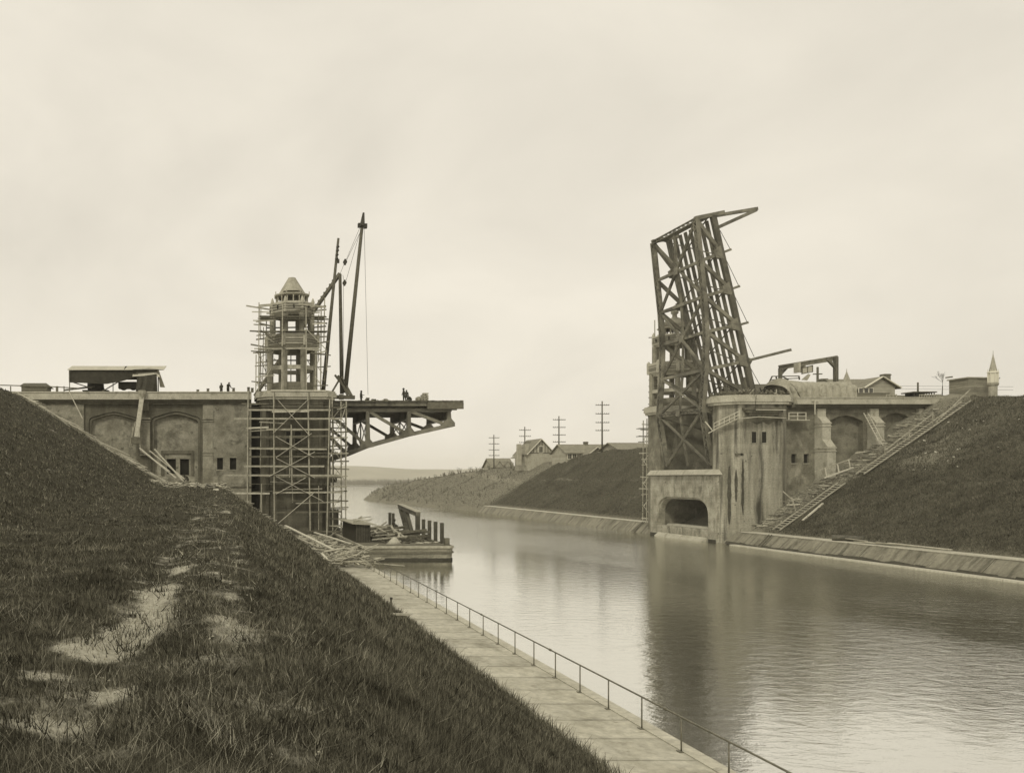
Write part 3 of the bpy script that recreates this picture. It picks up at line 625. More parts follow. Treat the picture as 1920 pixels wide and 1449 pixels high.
# ------------------------------------------------------------------ bascule leaves
def laced(mb, p, q, wdt, dep, ydir, lace=.55, t=.09):
    # built-up box member: two side plates joined by a zig-zag of flat bars
    p = Vector(p); q = Vector(q); d = (q-p); L_ = d.length; d.normalize(); yv = Vector(ydir).normalized(); n = d.cross(yv).normalized()
    for s in (-1, 1): mb.beam(p+yv*s*(wdt/2-t/2), q+yv*s*(wdt/2-t/2), t, dep, up=n) if False else mb.beam(p+yv*s*(wdt/2-t/2), q+yv*s*(wdt/2-t/2), t, dep, up=n)
    k = 0; a = 0.0
    while a < L_-lace*.5:
        s = 1 if k % 2 else -1; b = min(a+lace, L_)
        for f in (-1, 1):
            mb.beam(p+d*a+yv*s*(wdt/2-t)+n*f*(dep/2-.02), p+d*b-yv*s*(wdt/2-t)+n*f*(dep/2-.02), .09, .02, up=n)
        a = b; k += 1
# --- left, lowered and unfinished
t = thing('bascule_leaf', 'half-built steel bridge leaf reaching out level over the water from the near pier', 'bridge span', (15, 106, 17.3))
YN, YF = 101.9, 111.6
def LN(px, py, Y=YN): return W(px, py, 101.9) + Vector((0, Y-101.9, 0))
TN = [(590,772),(612,771),(651,770),(689,770),(727,770),(766,770),(804,770),(841,770)]
BN = [(560,874),(612,864),(651,852),(689,836.5),(727,826),(766,815),(804,806.5),(841,798)]
idx = [1, 2, 3, 4, 5, 6, 7]
for Y in (YN, YF):
    g = MB()
    for i in range(len(BN)-1): g.beam(LN(*BN[i], Y), LN(*BN[i+1], Y), .5, .46, up=(0,1,0))
    g.beam(LN(841,798,Y), LN(847,797,Y), .5, .7, up=(0,1,0)); g.build('lower_chord', M['steel'], t)
    MB().beam(LN(600,769,Y), LN(845,769,Y), .45, .4).build('upper_chord', M['steel'], t)
    for i, wd in ((3,.42),(5,.42),(7,.42)) if Y == YN else ((3,.42),(5,.42),(7,.42)):
        a = LN(*TN[i], Y); b = LN(*BN[i], Y)
        MB().beam(a, b, .42, wd).build('vertical', M['steel'], t)
        MB().sheet([[(a.x-.2,a.z),(a.x+.2,a.z),(b.x+.3,b.z+.9),(b.x+.75,b.z+.35),(b.x+.75,b.z-.1),(b.x-.95,b.z-.3),(b.x-.95,b.z+.3),(b.x-.25,b.z+.75)]], XZ, Y-.26, Y+.26).build('gusset_plate', M['steel'], t)
    for a, b in ((1,3),(3,5),(5,7)):
        p_, q_ = LN(*TN[a], Y), LN(*BN[b], Y); 
        MB().beam(p_ + (q_-p_)*.06, q_, .36, .36, up=(0,1,0)).build('diagonal', M['steel'], t)
    MB().beam(LN(600,800,Y), LN(651,852,Y), .4, .4, up=(0,1,0)).build('diagonal', M['steel'], t)
for i in (1, 3, 5, 7):
    x = LN(*TN[i]).x; b = MB(); z1 = 17.05
    b.add([(x-.04,YN+.1,z1),(x+.04,YN+.1,z1),(x+.04,YF-.1,z1),(x-.04,YF-.1,z1),(x-.04,YN+.1,15.7),(x+.04,YN+.1,15.7),(x+.04,YF-.1,15.7),(x-.04,YF-.1,15.7)], [(0,1,2,3),(7,6,5,4),(0,4,5,1),(1,5,6,2),(2,6,7,3),(3,7,4,0)])
    k = YN+.4
    while k < YF-.3: b.box(x-.16, k, 15.72, x+.16, k+.12, 17.04); k += .62
    b.box(x-.22, YN+.1, 15.58, x+.22, YF-.1, 15.7); b.build('floor_beam', M['steel'], t)
for k in range(6): MB().box(15, YN+.9+k*1.55, 16.7, 29.7, YN+1.05+k*1.55, 17.1).build('stringer', M['steel'], t)
# cross bracing between the trusses
for i in (3, 5):
    b = MB(); xb = LN(*BN[i])
    for ya, yb in ((YN, (YN+YF)/2), ((YN+YF)/2, YF)):
        b.beam((xb.x, ya, 15.6), (xb.x, yb, xb.z+.3), .1, .1); b.beam((xb.x, yb, 15.6), (xb.x, ya, xb.z+.3), .1, .1)
    b.beam((xb.x, (YN+YF)/2, 15.6), (xb.x, (YN+YF)/2, xb.z+.2), .16, .16)
    b.beam((xb.x, YN, xb.z+.1), (xb.x, YF, xb.z+.1), .2, .2); b.build('sway_bracing', M['steel'], t)
b = MB()
for i, j in ((1,3),(3,5),(5,7)):
    p_, q_ = LN(*BN[i]), LN(*BN[j]); p2, q2 = p_+V(0,YF-YN,0), q_+V(0,YF-YN,0); b.beam(p_, q2, .14, .14); b.beam(p2, q_, .14, .14)
b.build('lateral_bracing', M['steel'], t)
for Y in (YN-.75, YF+.75): MB().beam((14.6, Y, 17.58), (31.0, Y, 17.58), .12, .66).build('edge_girder', M['steel'], t)
dk = MB()
for k in range(74): dk.box(14.5+k*.225, YN-1.15+random.uniform(-.06,.06), 17.78, 14.5+k*.225+.2, YF+1.1+random.uniform(-.1,.1), 17.9+random.uniform(-.02,.02))
dk.build('deck_boards', M['timberd'], t)
for k in range(5): MB().box(26.8+k*.05, YN-.9+k*2.4, 16.92, 31.1, YN-.55+k*2.4, 17.72).build('end_timber', M['timberd'], t)
MB().box(26.6, YN-1.08, 16.85, 31.15, YN-.83, 17.74).build('fascia_board', M['timberd'], t)

# --- right, raised
t = thing('bascule_leaf', 'tall steel truss leaf raised nearly upright above the far pier', 'bridge span', (64, 107, 10))
YN2, YF2 = 102.0, 112.0
Bp = [(1305,412),(1313,490),(1320,556),(1324,622),(1322.6,693),(1317,768),(1333,872)]
Tp = [(1337,406),(1352,474),(1368,542),(1383,609.5),(1398,677),(1413,745),(1425,800)]
def RN(p, Y=YN2): q = W(p[0], p[1], 102.0); return Vector((q.x, Y, q.z))
UPX = (0, 1, 0)
for Y in (YN2, YF2):
    b = MB()
    for i in range(6): laced(b, RN(Bp[i], Y), RN(Bp[i+1], Y), .72, .5, (0,1,0), .5)
    b.build('lower_chord', M['steel'], t)
    b = MB()
    for i in range(6): b.beam(RN(Tp[i], Y), RN(Tp[i+1], Y), .62, .5, up=(0,1,0))
    b.build('upper_chord', M['steeld' if Y == YN2 else 'steel'], t)
    MB().beam(RN((1303,410),Y), RN((1357,399),Y), .5, .5, up=(0,1,0)).build('end_post', M['steel'], t)
    for i in range(1, 6): MB().beam(RN(Bp[i], Y), RN(Tp[i], Y), .42, .42, up=(0,1,0)).build('vertical', M['steel'], t)
    for i in range(0, 6): MB().beam(RN(Bp[i], Y), RN(Tp[i+1], Y), .40, .38, up=(0,1,0)).build('diagonal', M['steel'], t)
    for i in range(1, 6):
        p_ = RN(Tp[i], Y); dn = (RN(Tp[i+1], Y)-RN(Tp[i-1], Y)).normalized(); pn_ = Vector((-dn.z, 0, dn.x))*-1
        q = [p_+dn*-.95, p_+dn*.9, p_+dn*.3-pn_*(-.0)]
        c_ = (RN(Bp[i], Y)-p_).normalized()
        A = [p_+dn*-.95+V(0,-.27,0), p_+dn*.8+V(0,-.27,0), p_+dn*.35+c_*.95+V(0,-.27,0), p_-dn*.6+c_*.95+V(0,-.27,0)]
        MB().frustum(A, [v+V(0,.54,0) for v in A]).build('gusset_plate', M['steel'], t)
# roadway floor beams and stringers
for i in range(0, 6):
    p_ = RN(Tp[i]); c_ = (RN(Bp[i])-p_).normalized(); a = p_+c_*.15; e = p_+c_*1.25
    MB().frustum([a+V(0,.2,0), e+V(0,.2,0), e+V(0,.2,.1), a+V(0,.2,.1)], [a+V(0,9.8,0), e+V(0,9.8,0), e+V(0,9.8,.1), a+V(0,9.8,.1)]).build('floor_beam', M['steel'], t)
c0 = (RN(Bp[2])-RN(Tp[2])).normalized()
for k in range(8):
    y = YN2+.95+k*1.17
    MB().beam(RN((1338,409),y)+c0*.35, RN((1420,775),y)+c0*.35, .22, .46, up=(0,1,0)).build('stringer', M['steel'], t)
# floor lateral bracing (thin X) behind the stringers
b = MB()
for i in range(0, 5):
    p_, q_ = RN(Tp[i])+c0*.75, RN(Tp[i+1])+c0*.75; b.beam(p_, q_+V(0,10,0), .12, .12); b.beam(p_+V(0,10,0), q_, .12, .12)
b.build('floor_bracing', M['steel'], t)
# struts and laced X bracing of the lower chord plane
for i in range(0, 6):
    b = MB()
    if i in (0, 5): laced(b, RN(Bp[i]), RN(Bp[i], YF2), .5, .45, (RN(Bp[i+1])-RN(Bp[i])), .5)
    else: b.beam(RN(Bp[i]), RN(Bp[i], YF2), .38, .26, up=(1,0,0))
    b.build('strut', M['steel'], t)
def xb(i, j, both=True):
    for ya, yb in ((YN2, YF2), (YF2, YN2)):
        b = MB(); laced(b, RN(Bp[i], ya), RN(Bp[j], yb), .42, .24, (0,1,.2), .5, .09); b.build('brace', M['steel'], t)
xb(0, 2); xb(2, 4); xb(4, 5); xb(5, 6)
b = MB(); ym = (YN2+YF2)/2
for i in range(0, 6): laced(b, RN(Bp[i], ym), RN(Bp[i+1], ym), .3, .2, (0,1,0), .5, .06)
b.build('centre_brace', M['steel'], t)
for i, j in ((1, None), (3, None), (5, None)):
    p_ = RN(Bp[i], ym); MB().box(p_.x-.3, ym-.45, p_.z-.45, p_.x-.24, ym+.45, p_.z+.45).build('gusset_plate', M['steel'], t)
# outriggers, hangers
br = [((1352,475),(1371,467.5)), ((1368,543),(1387,536.5)), ((1383,610),(1403,604.5))]
for a, c in br: MB().beam(RN(a), RN(c), .3, .16, up=(0,1,0)).build('outrigger', M['steel'], t)
MB().beam(RN((1340,405)), RN((1420,391.5)), .4, .34, up=(0,1,0)).build('end_arm', M['steel'], t)
b = MB(); laced(b, RN((1343,428)), RN((1418,394)), .3, .42, (0,1,0), .4, .07); b.build('end_arm_brace', M['steel'], t)
MB().beam(RN((1398,677)), RN((1482,656)), .34, .42, up=(0,1,0)).build('overhead_arm', M['steel'], t)
MB().frustum([RN((1399,668)),RN((1412,674)),RN((1404,690)),RN((1396,682))], [v+V(0,.4,0) for v in (RN((1399,668)),RN((1412,674)),RN((1404,690)),RN((1396,682)))]).build('knee_plate', M['steel'], t)
hb = MB()
for a, c in (((1350,432),(1369,467)), ((1357,478),(1385,536)), ((1374,548),(1401,604)), ((1390,618),(1414,669)), ((1404,684),(1425,722))): hb.tube(RN(a), RN(c), .035, .035, 5)
hb.build('hanger_rod', M['iron'], t)

# ------------------------------------------------------------------ derrick on the near pier
t = thing('derrick', 'timber derrick with a tall leaning boom beside the scaffolded tower', 'derrick', (15.8, 103, 18.2))
def DW(px, py, Y=103.0): return W(px, py, Y)
MB().tube(DW(641,738), DW(637.5,514), .26, .20, 10).build('mast', M['pole'], t, True)
MB().tube(DW(647,736,102.6), DW(680.5,408,102.6), .30, .20, 10).build('boom', M['pole'], t, True)
b = MB(); b.tube(DW(679.2,424,102.4), DW(681.7,399,102.4), .34, .12, 6); b.box(*(DW(674,424)-V(.25,.5,.25)), *(DW(674,424)+V(.25,0,.25))); b.box(*(DW(684.5,425)-V(.2,.5,.3)), *(DW(684.5,425)+V(.2,0,.25))); b.build('boom_head', M['iron'], t)
A_, B_ = DW(637.5,513), W(478,742,113.0)
b = MB(); b.beam(A_, B_, .42, .36)
b.build('stiff_leg', M['timberd'], t)
b = MB(); dd = (B_-A_)
for k in range(16): 
    p_ = A_+dd*(.04+.031*k)+V(0,0,.26); b.beam(p_-V(.2,0,-.1), p_+V(.06,0,.02), .3, .14)
b.build('cleat', M['timberd'], t)
for a, c in (((628,703),(657,741)), ((640,706),(661,744)), ((636,712),(619,741)), ((634,704),(652,742))): MB().beam(DW(*a, 102.7), DW(*c, 102.2), .22, .3, up=(0,1,0)).build('brace', M['timberd'], t)
MB().beam(DW(617,744,102.4), DW(665,745,102.4), .6, .45).build('sill', M['timberd'], t)
MB().beam(DW(640,746,101.6), DW(640,742,108), .6, .45).build('sill', M['timberd'], t)
for px, py in ((647,491.5), (646,530.5)):
    b = MB(); p_ = DW(px, py, 102.6); b.tube(p_-V(0,.14,0), p_+V(0,.14,0), .26, .26, 10); b.box(p_.x-.1,p_.y-.2,p_.z-.36,p_.x+.1,p_.y+.2,p_.z+.36); b.build('pulley_block', M['iron'], t)
b = MB()
for a, c in (((638,513),(646,493)), ((648,490),(676,424)), ((649,490),(679,428)), ((643,516),(645,528)), ((644,534),(644,740)), ((647,533),(678,425)), ((683,428),(690,740))): b.tube(DW(*a,102.8), DW(*c,102.8), .022, .022, 4)
b.build('cable', M['iron'], t)
t = thing('gin_pole', 'slender leaning pole standing between the tower and the derrick mast', 'pole', (13.4, 101.3, 18.7))
MB().tube(W(606,733,101.3), W(634.5,447,101.3), .27, .15, 8).build('pole', M['pole'], t, True)
b = MB()
for py in (463, 470, 478, 485): p_ = W(634.5-(py-447)*.1, py, 101.2); b.tube(p_-V(.05,0,.1), p_+V(.12,0,.12), .2, .2, 6)
b.build('lashing', M['iron'], t)
p_ = W(634, 489, 101.1); MB().box(p_.x-.1,p_.y-.1,p_.z-.3,p_.x+.15,p_.y+.1,p_.z+.2).build('pulley_block', M['iron'], t)

# ------------------------------------------------------------------ scaffolding
def jit(a): return random.uniform(-a, a)
def scaf_part(t, nm, p, q, a, b, m='timber', up=(0,0,1)):
    return MB().beam(Vector(p)+V(jit(.04),jit(.02),jit(.04)), Vector(q)+V(jit(.04),jit(.02),jit(.04)), a, b, up).build(nm, M[m], t)
# lower scaffold against the near pier
t = thing('scaffolding', 'tall timber scaffolding with crossed braces against the dark near pier', 'scaffolding', (9, 95.5, 4))
Ys = 95.4
def S(px, py, Y=Ys): return W(px, py, Y)
for px0, px1, top_, bot in ((464.5,463.5,733,952), (512.5,514.5,735,983), (577,581,735,995), (618.5,612.5,748,1005)):
    scaf_part(t, 'upright', S(px0, top_), S(px1, bot), .13, .13)
    scaf_part(t, 'upright', S(px0+2, top_, 96.4) , S(px1+2, bot-10, 96.4), .11, .11, 'timberd')
for py, x0, x1, m in ((757,452,500,'timberd'), (768.5,466,620,'timber'), (771.5,510,580,'timberl'), (786,440,640,'timber'), (802,462,503,'timberl'), (804,500,618,'timber'), (818.5,465,620,'timberd'), (841,467,613,'timber'),
                       (857,460,618,'timberd'), (874,458,608,'timber'), (890,420,640,'timber'), (893,510,640,'timberd'), (925.5,428,506,'timberl'), (924,512,640,'timber'), (960,510,640,'timberd'), (995,560,640,'timberd')):
    scaf_part(t, 'ledger', S(x0, py+jit(1)), S(x1, py+jit(1.5)), .06, .2, m)
for a, c in (((512,812),(578,748)), ((521,750),(580,816)), ((517,818),(588,858)), ((517,857),(584,812)), ((505,893),(590,847)), ((518,858),(590,895)), ((518,893),(606,940)), ((517,926),(573,895)), ((517,984),(590,922))):
    scaf_part(t, 'brace', S(*a, Ys-.18), S(*c, Ys-.18), .05, .26, 'timberl', (0,1,0))
g = random.Random(19)
for k in range(14):
    px = g.choice((466, 490, 514, 545, 578, 600, 618))+g.uniform(-3,3); a = g.uniform(740, 930); scaf_part(t, 'upright', S(px,a,g.choice((95.3,96.2))), S(px+g.uniform(-2,2),a+g.uniform(60,120),g.choice((95.3,96.2))), .09, .09, g.choice(('timber','timberd')))
for k in range(16):
    py = g.uniform(745, 985); x0 = g.uniform(462, 560); scaf_part(t, 'ledger', S(x0,py,96.1), S(x0+g.uniform(40,90),py+g.uniform(-4,4),96.1), .05, .14, g.choice(('timber','timberd','timberd')))
for py, x0, x1 in ((764,466,620),(838,466,618),(907,466,618)): scaf_part(t, 'platform', S(x0,py,96.1), S(x1,py,96.1), .9, .06, 'timberd')
# slim stair tower at the water side of the pier
t = thing('scaffolding', 'slim open scaffold tower at the water corner of the near pier, under the level leaf', 'scaffolding', (14.8, 97.5, 1))
for px, Y in ((623,96.2),(639,96.2),(649,96.2),(625,99),(640,99),(648,99)):
    scaf_part(t, 'upright', W(px,740 if px < 630 else 752,Y), W(px+jit(1),1018 if Y < 98 and px > 630 else 1005,Y), .11, .11, 'timberd' if Y > 98 else 'timber')
for k in range(17):
    py = 764+k*14.6+jit(3); x0, x1 = 617+jit(3), 650+abs(jit(5)); Y = random.choice((96.1, 96.1, 99.1))
    scaf_part(t, 'ledger', W(x0,py,Y), W(x1,py+jit(2),Y), .06, .16, random.choice(('timber','timberd','timber')))
for k in range(9):
    a = 757+k*27; s = k % 2
    scaf_part(t, 'brace', W(624 if s else 645,a,96), W(644 if s else 623,a+31+jit(4),96), .05, .13, 'timber', (0,1,0))
    if k < 5: scaf_part(t, 'brace', W(640 if s else 622,a+6,99), W(624 if s else 646,a+34,99), .05, .12, 'timberd', (0,1,0))
for py in (780, 802, 842, 892, 955): scaf_part(t, 'platform', W(612,py,97.6), W(650,py,97.6), 1.3, .06, 'timberd')
scaf_part(t, 'brace', W(632,768,95.9), W(650,762,95.9), .06, .3, 'timberl', (0,1,0)); scaf_part(t, 'brace', W(618,858,95.9), W(648,764,95.9), .05, .13, 'timberl', (0,1,0))
# scaffold round the open tower
t = thing('scaffolding', 'rickety pole scaffold wrapped round the open tower with the planked spire', 'scaffolding', (9.4, 99, 18.6))
Y0, Y1 = 96.7, 104.0
ups = [(486,567,733,Y0),(530,568,733,Y0),(574,575,733,Y0),(602,572,735,Y0+1.2),(609,558,640,Y0+1.4),(499,600,731,Y1),(545,640,731,Y1),(602.5,575,731,Y1),(480.5,665,733,Y0-.2),(592,655,733,Y0)]
for px, a, b_, Y in ups: scaf_part(t, 'upright', W(px,a,Y), W(px-1+jit(2),b_,Y), .12, .12, 'timberd' if Y > 100 else 'timber')
for x0, y0, x1, y1, Y, m in ((462,573.5,512,582,Y0,'timber'),(486,573,530,569,Y0,'timber'),(530,586,612,573,Y0+.6,'timberd'),(560,570,612,576,Y0,'timber'),(486,606,512,612,Y0,'timberd'),
        (468,620,520,623,Y0,'timberd'),(470,645.5,512,653,Y0,'timberd'),(486,655,600,652,Y0,'timber'),(474,662,508,661,Y0,'timber'),(588,604,613,607,Y0,'timberd'),(588,614,612,612,Y1,'timberd'),(586,646,618,640,Y0,'timberd'),
        (586,633,612,631,Y1,'timber'),(480,636,500,634,Y1,'timberd'),(586,583,612,580,Y1,'timberd'),(500,588,600,586,Y1,'timber'),(508,732,612,732,Y0-.3,'timberl'),(590,664,612,658,Y0,'timber'),(500,615,590,613,Y1,'timberd'),(500,676,590,676,Y1,'timberd'),
        (486,700,508,702,Y1,'timberd'),(575,655,600,657,Y0,'timber')):
    scaf_part(t, 'ledger', W(x0,y0,Y), W(x1,y1,Y), .06, .17, m)
for x0, x1, py in ((484,612,594),(484,612,598),(486,615,621),(482,508,660),(588,612,664)):
    for Y in ((Y0+.2, Y0+.5, Y0+.8) if py < 660 else (Y0, Y0+.3)): scaf_part(t, 'platform', W(x0+jit(3),py+jit(1),Y), W(x1+jit(4),py+jit(1),Y), .28, .07, 'timberd')
    if py < 660:
        for Y in (Y1-.9, Y1-.5): scaf_part(t, 'platform', W(x0+4,py+2,Y), W(x1-4,py+2,Y), .28, .07, 'timberd')
for x0, y0, x1, y1, Y in ((488,619,543,660,Y0-.2),(486,626,514,642,Y0),(486,655,512,628,Y0),(486,664,500,690,Y0),(482,660,500,700,Y1),(574,617,612,655,Y0-.2),(590,690,602,668,Y0),(570,665,585,690,Y1),(480,724,507,687,Y0),
        (484,728,508,690,Y0+.6),(596,688,605,700,Y0),(590,705,602,722,Y0),(590,720,606,712,Y0),(500,664,488,670,Y0),(514,672,526,684,Y1),(570,718,582,700,Y1)):
    scaf_part(t, 'brace', W(x0,y0,Y), W(x1,y1,Y), .06, .2, random.choice(('timber','timberl','timberd')), (0,1,0))
g = random.Random(17)
for k in range(24):
    py = g.uniform(575, 728); sd_ = g.choice((0, 0, 1)); Y = g.uniform(Y0-.3, Y0+1.5) if k % 3 else Y1
    x0, x1 = ((478, 512), (584, 615), (490, 606))[sd_]; scaf_part(t, 'ledger', W(x0+g.uniform(-8,6),py,Y), W(x1+g.uniform(-6,6),py+g.uniform(-5,5),Y), .05, .13, g.choice(('timber','timberd','timberl')))
for k in range(10):
    x = g.choice((488, 494, 596, 604, 609))+g.uniform(-3,3); a = g.uniform(570, 660); scaf_part(t, 'upright', W(x,a,g.choice((Y0,Y0+1.5,Y1))), W(x+g.uniform(-3,3),a+g.uniform(50,80),g.choice((Y0,Y0+1.5))), .09, .09, g.choice(('timber','timberd')))
# far pier scaffolds
t = thing('scaffolding', 'thin scaffold poles beside the far pier, left of the raised leaf', 'scaffolding', (63, 119, 2))
for px, a, b_, Y in ((1206,788,975,119),(1213,785,980,118),(1220,800,890,120),(1222,690,790,119),(1228,600,770,119),(1233,650,760,121)): scaf_part(t, 'upright', W(px,a,Y), W(px+jit(1),b_,Y), .1, .1)
for k in range(17): py = 795+k*11; scaf_part(t, 'ledger', W(1200+jit(4),py,118.5), W(1224+jit(6),py+jit(2),118.5), .05, .13, random.choice(('timber','timberl','timberd')))
for k in range(8): a = 800+k*21; s = k % 2; scaf_part(t, 'brace', W(1206 if s else 1222,a,118.4), W(1222 if s else 1207,a+23,118.4), .05, .11, 'timberl', (0,1,0))
for py in (633,700,713,724,735,746,758): scaf_part(t, 'ledger', W(1216,py,119), W(1236,py+jit(1),119), .05, .13, 'timberd')
scaf_part(t, 'platform', W(1196,803,118.6), W(1234,803,118.6), 1.0, .1, 'timberd'); scaf_part(t, 'platform', W(1196,818,118.6), W(1226,818,118.6), 1.0, .1, 'timberd'); scaf_part(t, 'platform', W(1208,768,117), W(1226,759,117), 1.2, .1, 'timberd')

# hanging catwalk on the far bastion
t = thing('catwalk', 'light hanging catwalk with handrails slung round the pale far bastion', 'catwalk', (66, 98, 15))
C = [W(1336,808,100.4), W(1384,785,98.3), W(1420,781.5,98.1), W(1470,784,98.6)]
for a, c in zip(C, C[1:]): MB().beam(a, c, .7, .07).build('walk_board', M['timberl'], t)
for h in (.95, .5):
    for a, c in ((C[0],C[1]),): MB().beam(a+V(0,-.3,h), c+V(0,-.3,h), .05, .07).build('handrail', M['timberl'], t)
MB().beam(W(1417,768,98), W(1473,768.5,98.4), .06, .09).build('handrail', M['timberl'], t)
for f in (0,.2,.4,.6,.8,1): p_ = C[0]+(C[1]-C[0])*f+V(0,-.3,0); MB().beam(p_, p_+V(0,0,1.0), .05, .05).build('baluster', M['timberl'], t)
MB().path([W(1418,741,97.9), W(1416,762,98), W(1420,782,98)], .03).build('cable', M['iron'], t); MB().path([W(1416,762,98), W(1408,783,98)], .03).build('cable', M['iron'], t)
for a, c in (((1322,790),(1335,806)),((1328,812),(1340,806)),((1384,785),(1388,778)),((1360,795),(1384,776))): MB().beam(W(*a,100), W(*c,99.6), .08, .14, up=(0,1,0)).build('prop', M['timberl'], t)
t = thing('guard_rail', 'small pale timber guard rail on a hanging platform beside the first buttress', 'guard rail', (73.6, 99, 15))
for px in (1479,1495.5,1511): MB().beam(W(px,773,99.2), W(px,787.5,99.2), .09, .09).build('post', M['timberl'], t)
for py in (773.5,780): MB().beam(W(1478,py,99.15), W(1512,py,99.15), .05, .08).build('rail', M['timberl'], t)
MB().beam(W(1477,787.5,99.5), W(1513,788,99.5), 1.0, .08).build('platform', M['timberl'], t)
t = thing('hanging_post', 'short vertical post hung from the right parapet above the first arch', 'post', (76.5, 98.9, 15.5))
MB().beam(W(1528,750,98.8), W(1528,777,98.8), .09, .09).build('post', M['timberl'], t); MB().beam(W(1522,750,98.8), W(1535,751,98.8), .08, .08).build('crossbar', M['timberl'], t)
# ------------------------------------------------------------------ grass: one mesh of blades per bank
M['grass'] = mk('grass_blades', .05, .16, 1.4, detail=4, rough=.9, bump=0, island=.9, spec=.05, wpos=True, v3=.20, s3=.7, th=(.52,.68), mix3=.6)
M['grassr'] = mk('grass_blades_bank', .055, .16, .6, detail=4, rough=.9, bump=0, island=.6, spec=.05, wpos=True, v3=.15, s3=.35, th=(.56,.7), mix3=.7)
def blades(name, P, Hh, Wd, mat, label, lean=.55):
    n = len(P); yaw = rng.uniform(0, 2*math.pi, n); ld = rng.uniform(0, 2*math.pi, n); lm = np.abs(rng.normal(0, lean, n))*Hh
    dx = np.cos(yaw)*Wd*.5; dy = np.sin(yaw)*Wd*.5*.5
    v = np.zeros((n, 3, 3), np.float32)
    v[:,0] = P + np.stack([-dx,-dy,-.02*np.ones(n)],1); v[:,1] = P + np.stack([dx,dy,-.02*np.ones(n)],1)
    v[:,2] = P + np.stack([np.cos(ld)*lm, np.sin(ld)*lm, Hh],1)
    me = bpy.data.meshes.new(name); me.vertices.add(n*3); me.vertices.foreach_set('co', v.ravel())
    me.loops.add(n*3); me.loops.foreach_set('vertex_index', np.arange(n*3, dtype=np.int32))
    me.polygons.add(n); me.polygons.foreach_set('loop_start', np.arange(0, n*3, 3, dtype=np.int32)); me.polygons.foreach_set('loop_total', np.full(n, 3, np.int32))
    me.update(calc_edges=True); me.materials.append(mat)
    o = bpy.data.objects.new(name, me); COL.objects.link(o); kind(o, 'stuff', label, 'grass'); return o
def hn(X, Y, s, seed): return .5+.5*bumps(X, Y, s, seed)
n = 620000; u = rng.uniform(0, 1, n); Yg = 1/(1/3.2 + u*(1/97-1/3.2)); Xl = np.maximum(-.30*Yg-1.2, -40); Xg = Xl + rng.uniform(0, 1, n)*(np.minimum(9.5, .46*Yg+.8)-Xl)
# rows near the eye also need the slope right of the bench
bt_ = np.clip(bare_track(Xg, Yg) + 1.0*(vnoise(Xg, Yg, .5, 81, 4)-.5) + .5*(vnoise(Xg, Yg, .12, 85, 3)-.5), 0, 1)
dens = 1 - 1.02*bt_**1.1
keep = rng.uniform(0, 1, n) < dens
Xg, Yg, dens = Xg[keep], Yg[keep], dens[keep]
cl = np.clip(vnoise(Xg, Yg, .35, 73, 3)*1.7 + vnoise(Xg, Yg, 2.6, 74, 3)*1.2 - 1.0, .1, 1.8); longg = sstep(.9, 2.2, Xg)
Hh = (.020 + .036*cl + .085*longg*rng.uniform(.3, 1.3, len(Xg)) + .035*sstep(-4.5, -7, Xg))*rng.uniform(.5, 1.35, len(Xg))*(1+.012*Yg) * np.clip(dens, .35, 1)
st = rng.uniform(0, 1, len(Xg)) < .008; Hh = np.where(st, Hh*2.4, Hh)
Wd = np.maximum(.004, .00115*Yg)*rng.uniform(.7, 1.5, len(Xg))
blades('grass', np.stack([Xg, Yg, zL(Xg, Yg)], 1), Hh, Wd, M['grass'], 'dark rough grass covering the near bank and slope')
M['dry'] = mk('dry_grass', .14, .34, 2.5, bump=0, island=.6, spec=.05, wpos=True)
n = 90000; u = rng.uniform(0, 1, n); Yg = 1/(1/3.2 + u*(1/90-1/3.2)); Xl = np.maximum(-.30*Yg-1.2, -12); Xg = Xl + rng.uniform(0, 1, n)*(np.minimum(9.2, .46*Yg+.8)-Xl)
tr_ = np.exp(-((Xg+.75-.01*Yg)/.7)**2) + np.exp(-((Xg-.3)/.6)**2); pk = .10 + .55*tr_*vnoise(Xg, Yg, 1.1, 91, 3) + .55*sstep(.56, .72, vnoise(Xg, Yg, 1.6, 92, 4)) 
k = rng.uniform(0, 1, n) < pk; Xg, Yg = Xg[k], Yg[k]
blades('dry_grass', np.stack([Xg, Yg, zL(Xg, Yg)+.01], 1), rng.uniform(.02, .10, len(Xg))*(1+.01*Yg), np.maximum(.0035, .001*Yg)*rng.uniform(.7, 1.3, len(Xg)), M['dry'], 'dry pale grass flattened along the worn track', 1.6)
n = 420; Yg = rng.uniform(4, 40, n); Xg = rng.uniform(-.3, .3, n)*Yg+.05*Yg; k = Xg < 9; Xg, Yg = Xg[k], Yg[k]
blades('dead_stalks', np.stack([Xg, Yg, zL(Xg, Yg)], 1), rng.uniform(.15, .38, len(Xg)), np.maximum(.0035, .0009*Yg), M['dry'], 'tall dead stalks standing in the near grass', .5)
mbp = MB(); gp = random.Random(77)
for k in range(900):
    y = 3.8+gp.random()**1.6*22; x = gp.gauss(-.7 if k % 3 else .3, .45); 
    if float(bare_track(np.array(x), np.array(y))) < .25: continue
    s_ = gp.uniform(.004, .012)*(1+.03*y); z_ = float(zL(x, y)); mbp.lathe(x, y, [(s_*.7, z_-.004), (s_, z_+s_*.3), (s_*.5, z_+s_*.7)], 5)
kind(mbp.build('pebbles', M['rubble']), 'stuff', 'small pebbles and clods on the bare trodden patches', 'pebbles')
n = 9000; Yg = rng.uniform(8, 60, n); Xg = 9.45 + rng.normal(0, .10, n); Hh = rng.uniform(.1, .5, n)
blades('edge_grass', np.stack([Xg, Yg, np.full(n, .88)], 1), Hh, np.full(n, .016)+.0006*Yg, M['grass'], 'ragged grass fringe leaning over the edge of the walkway')
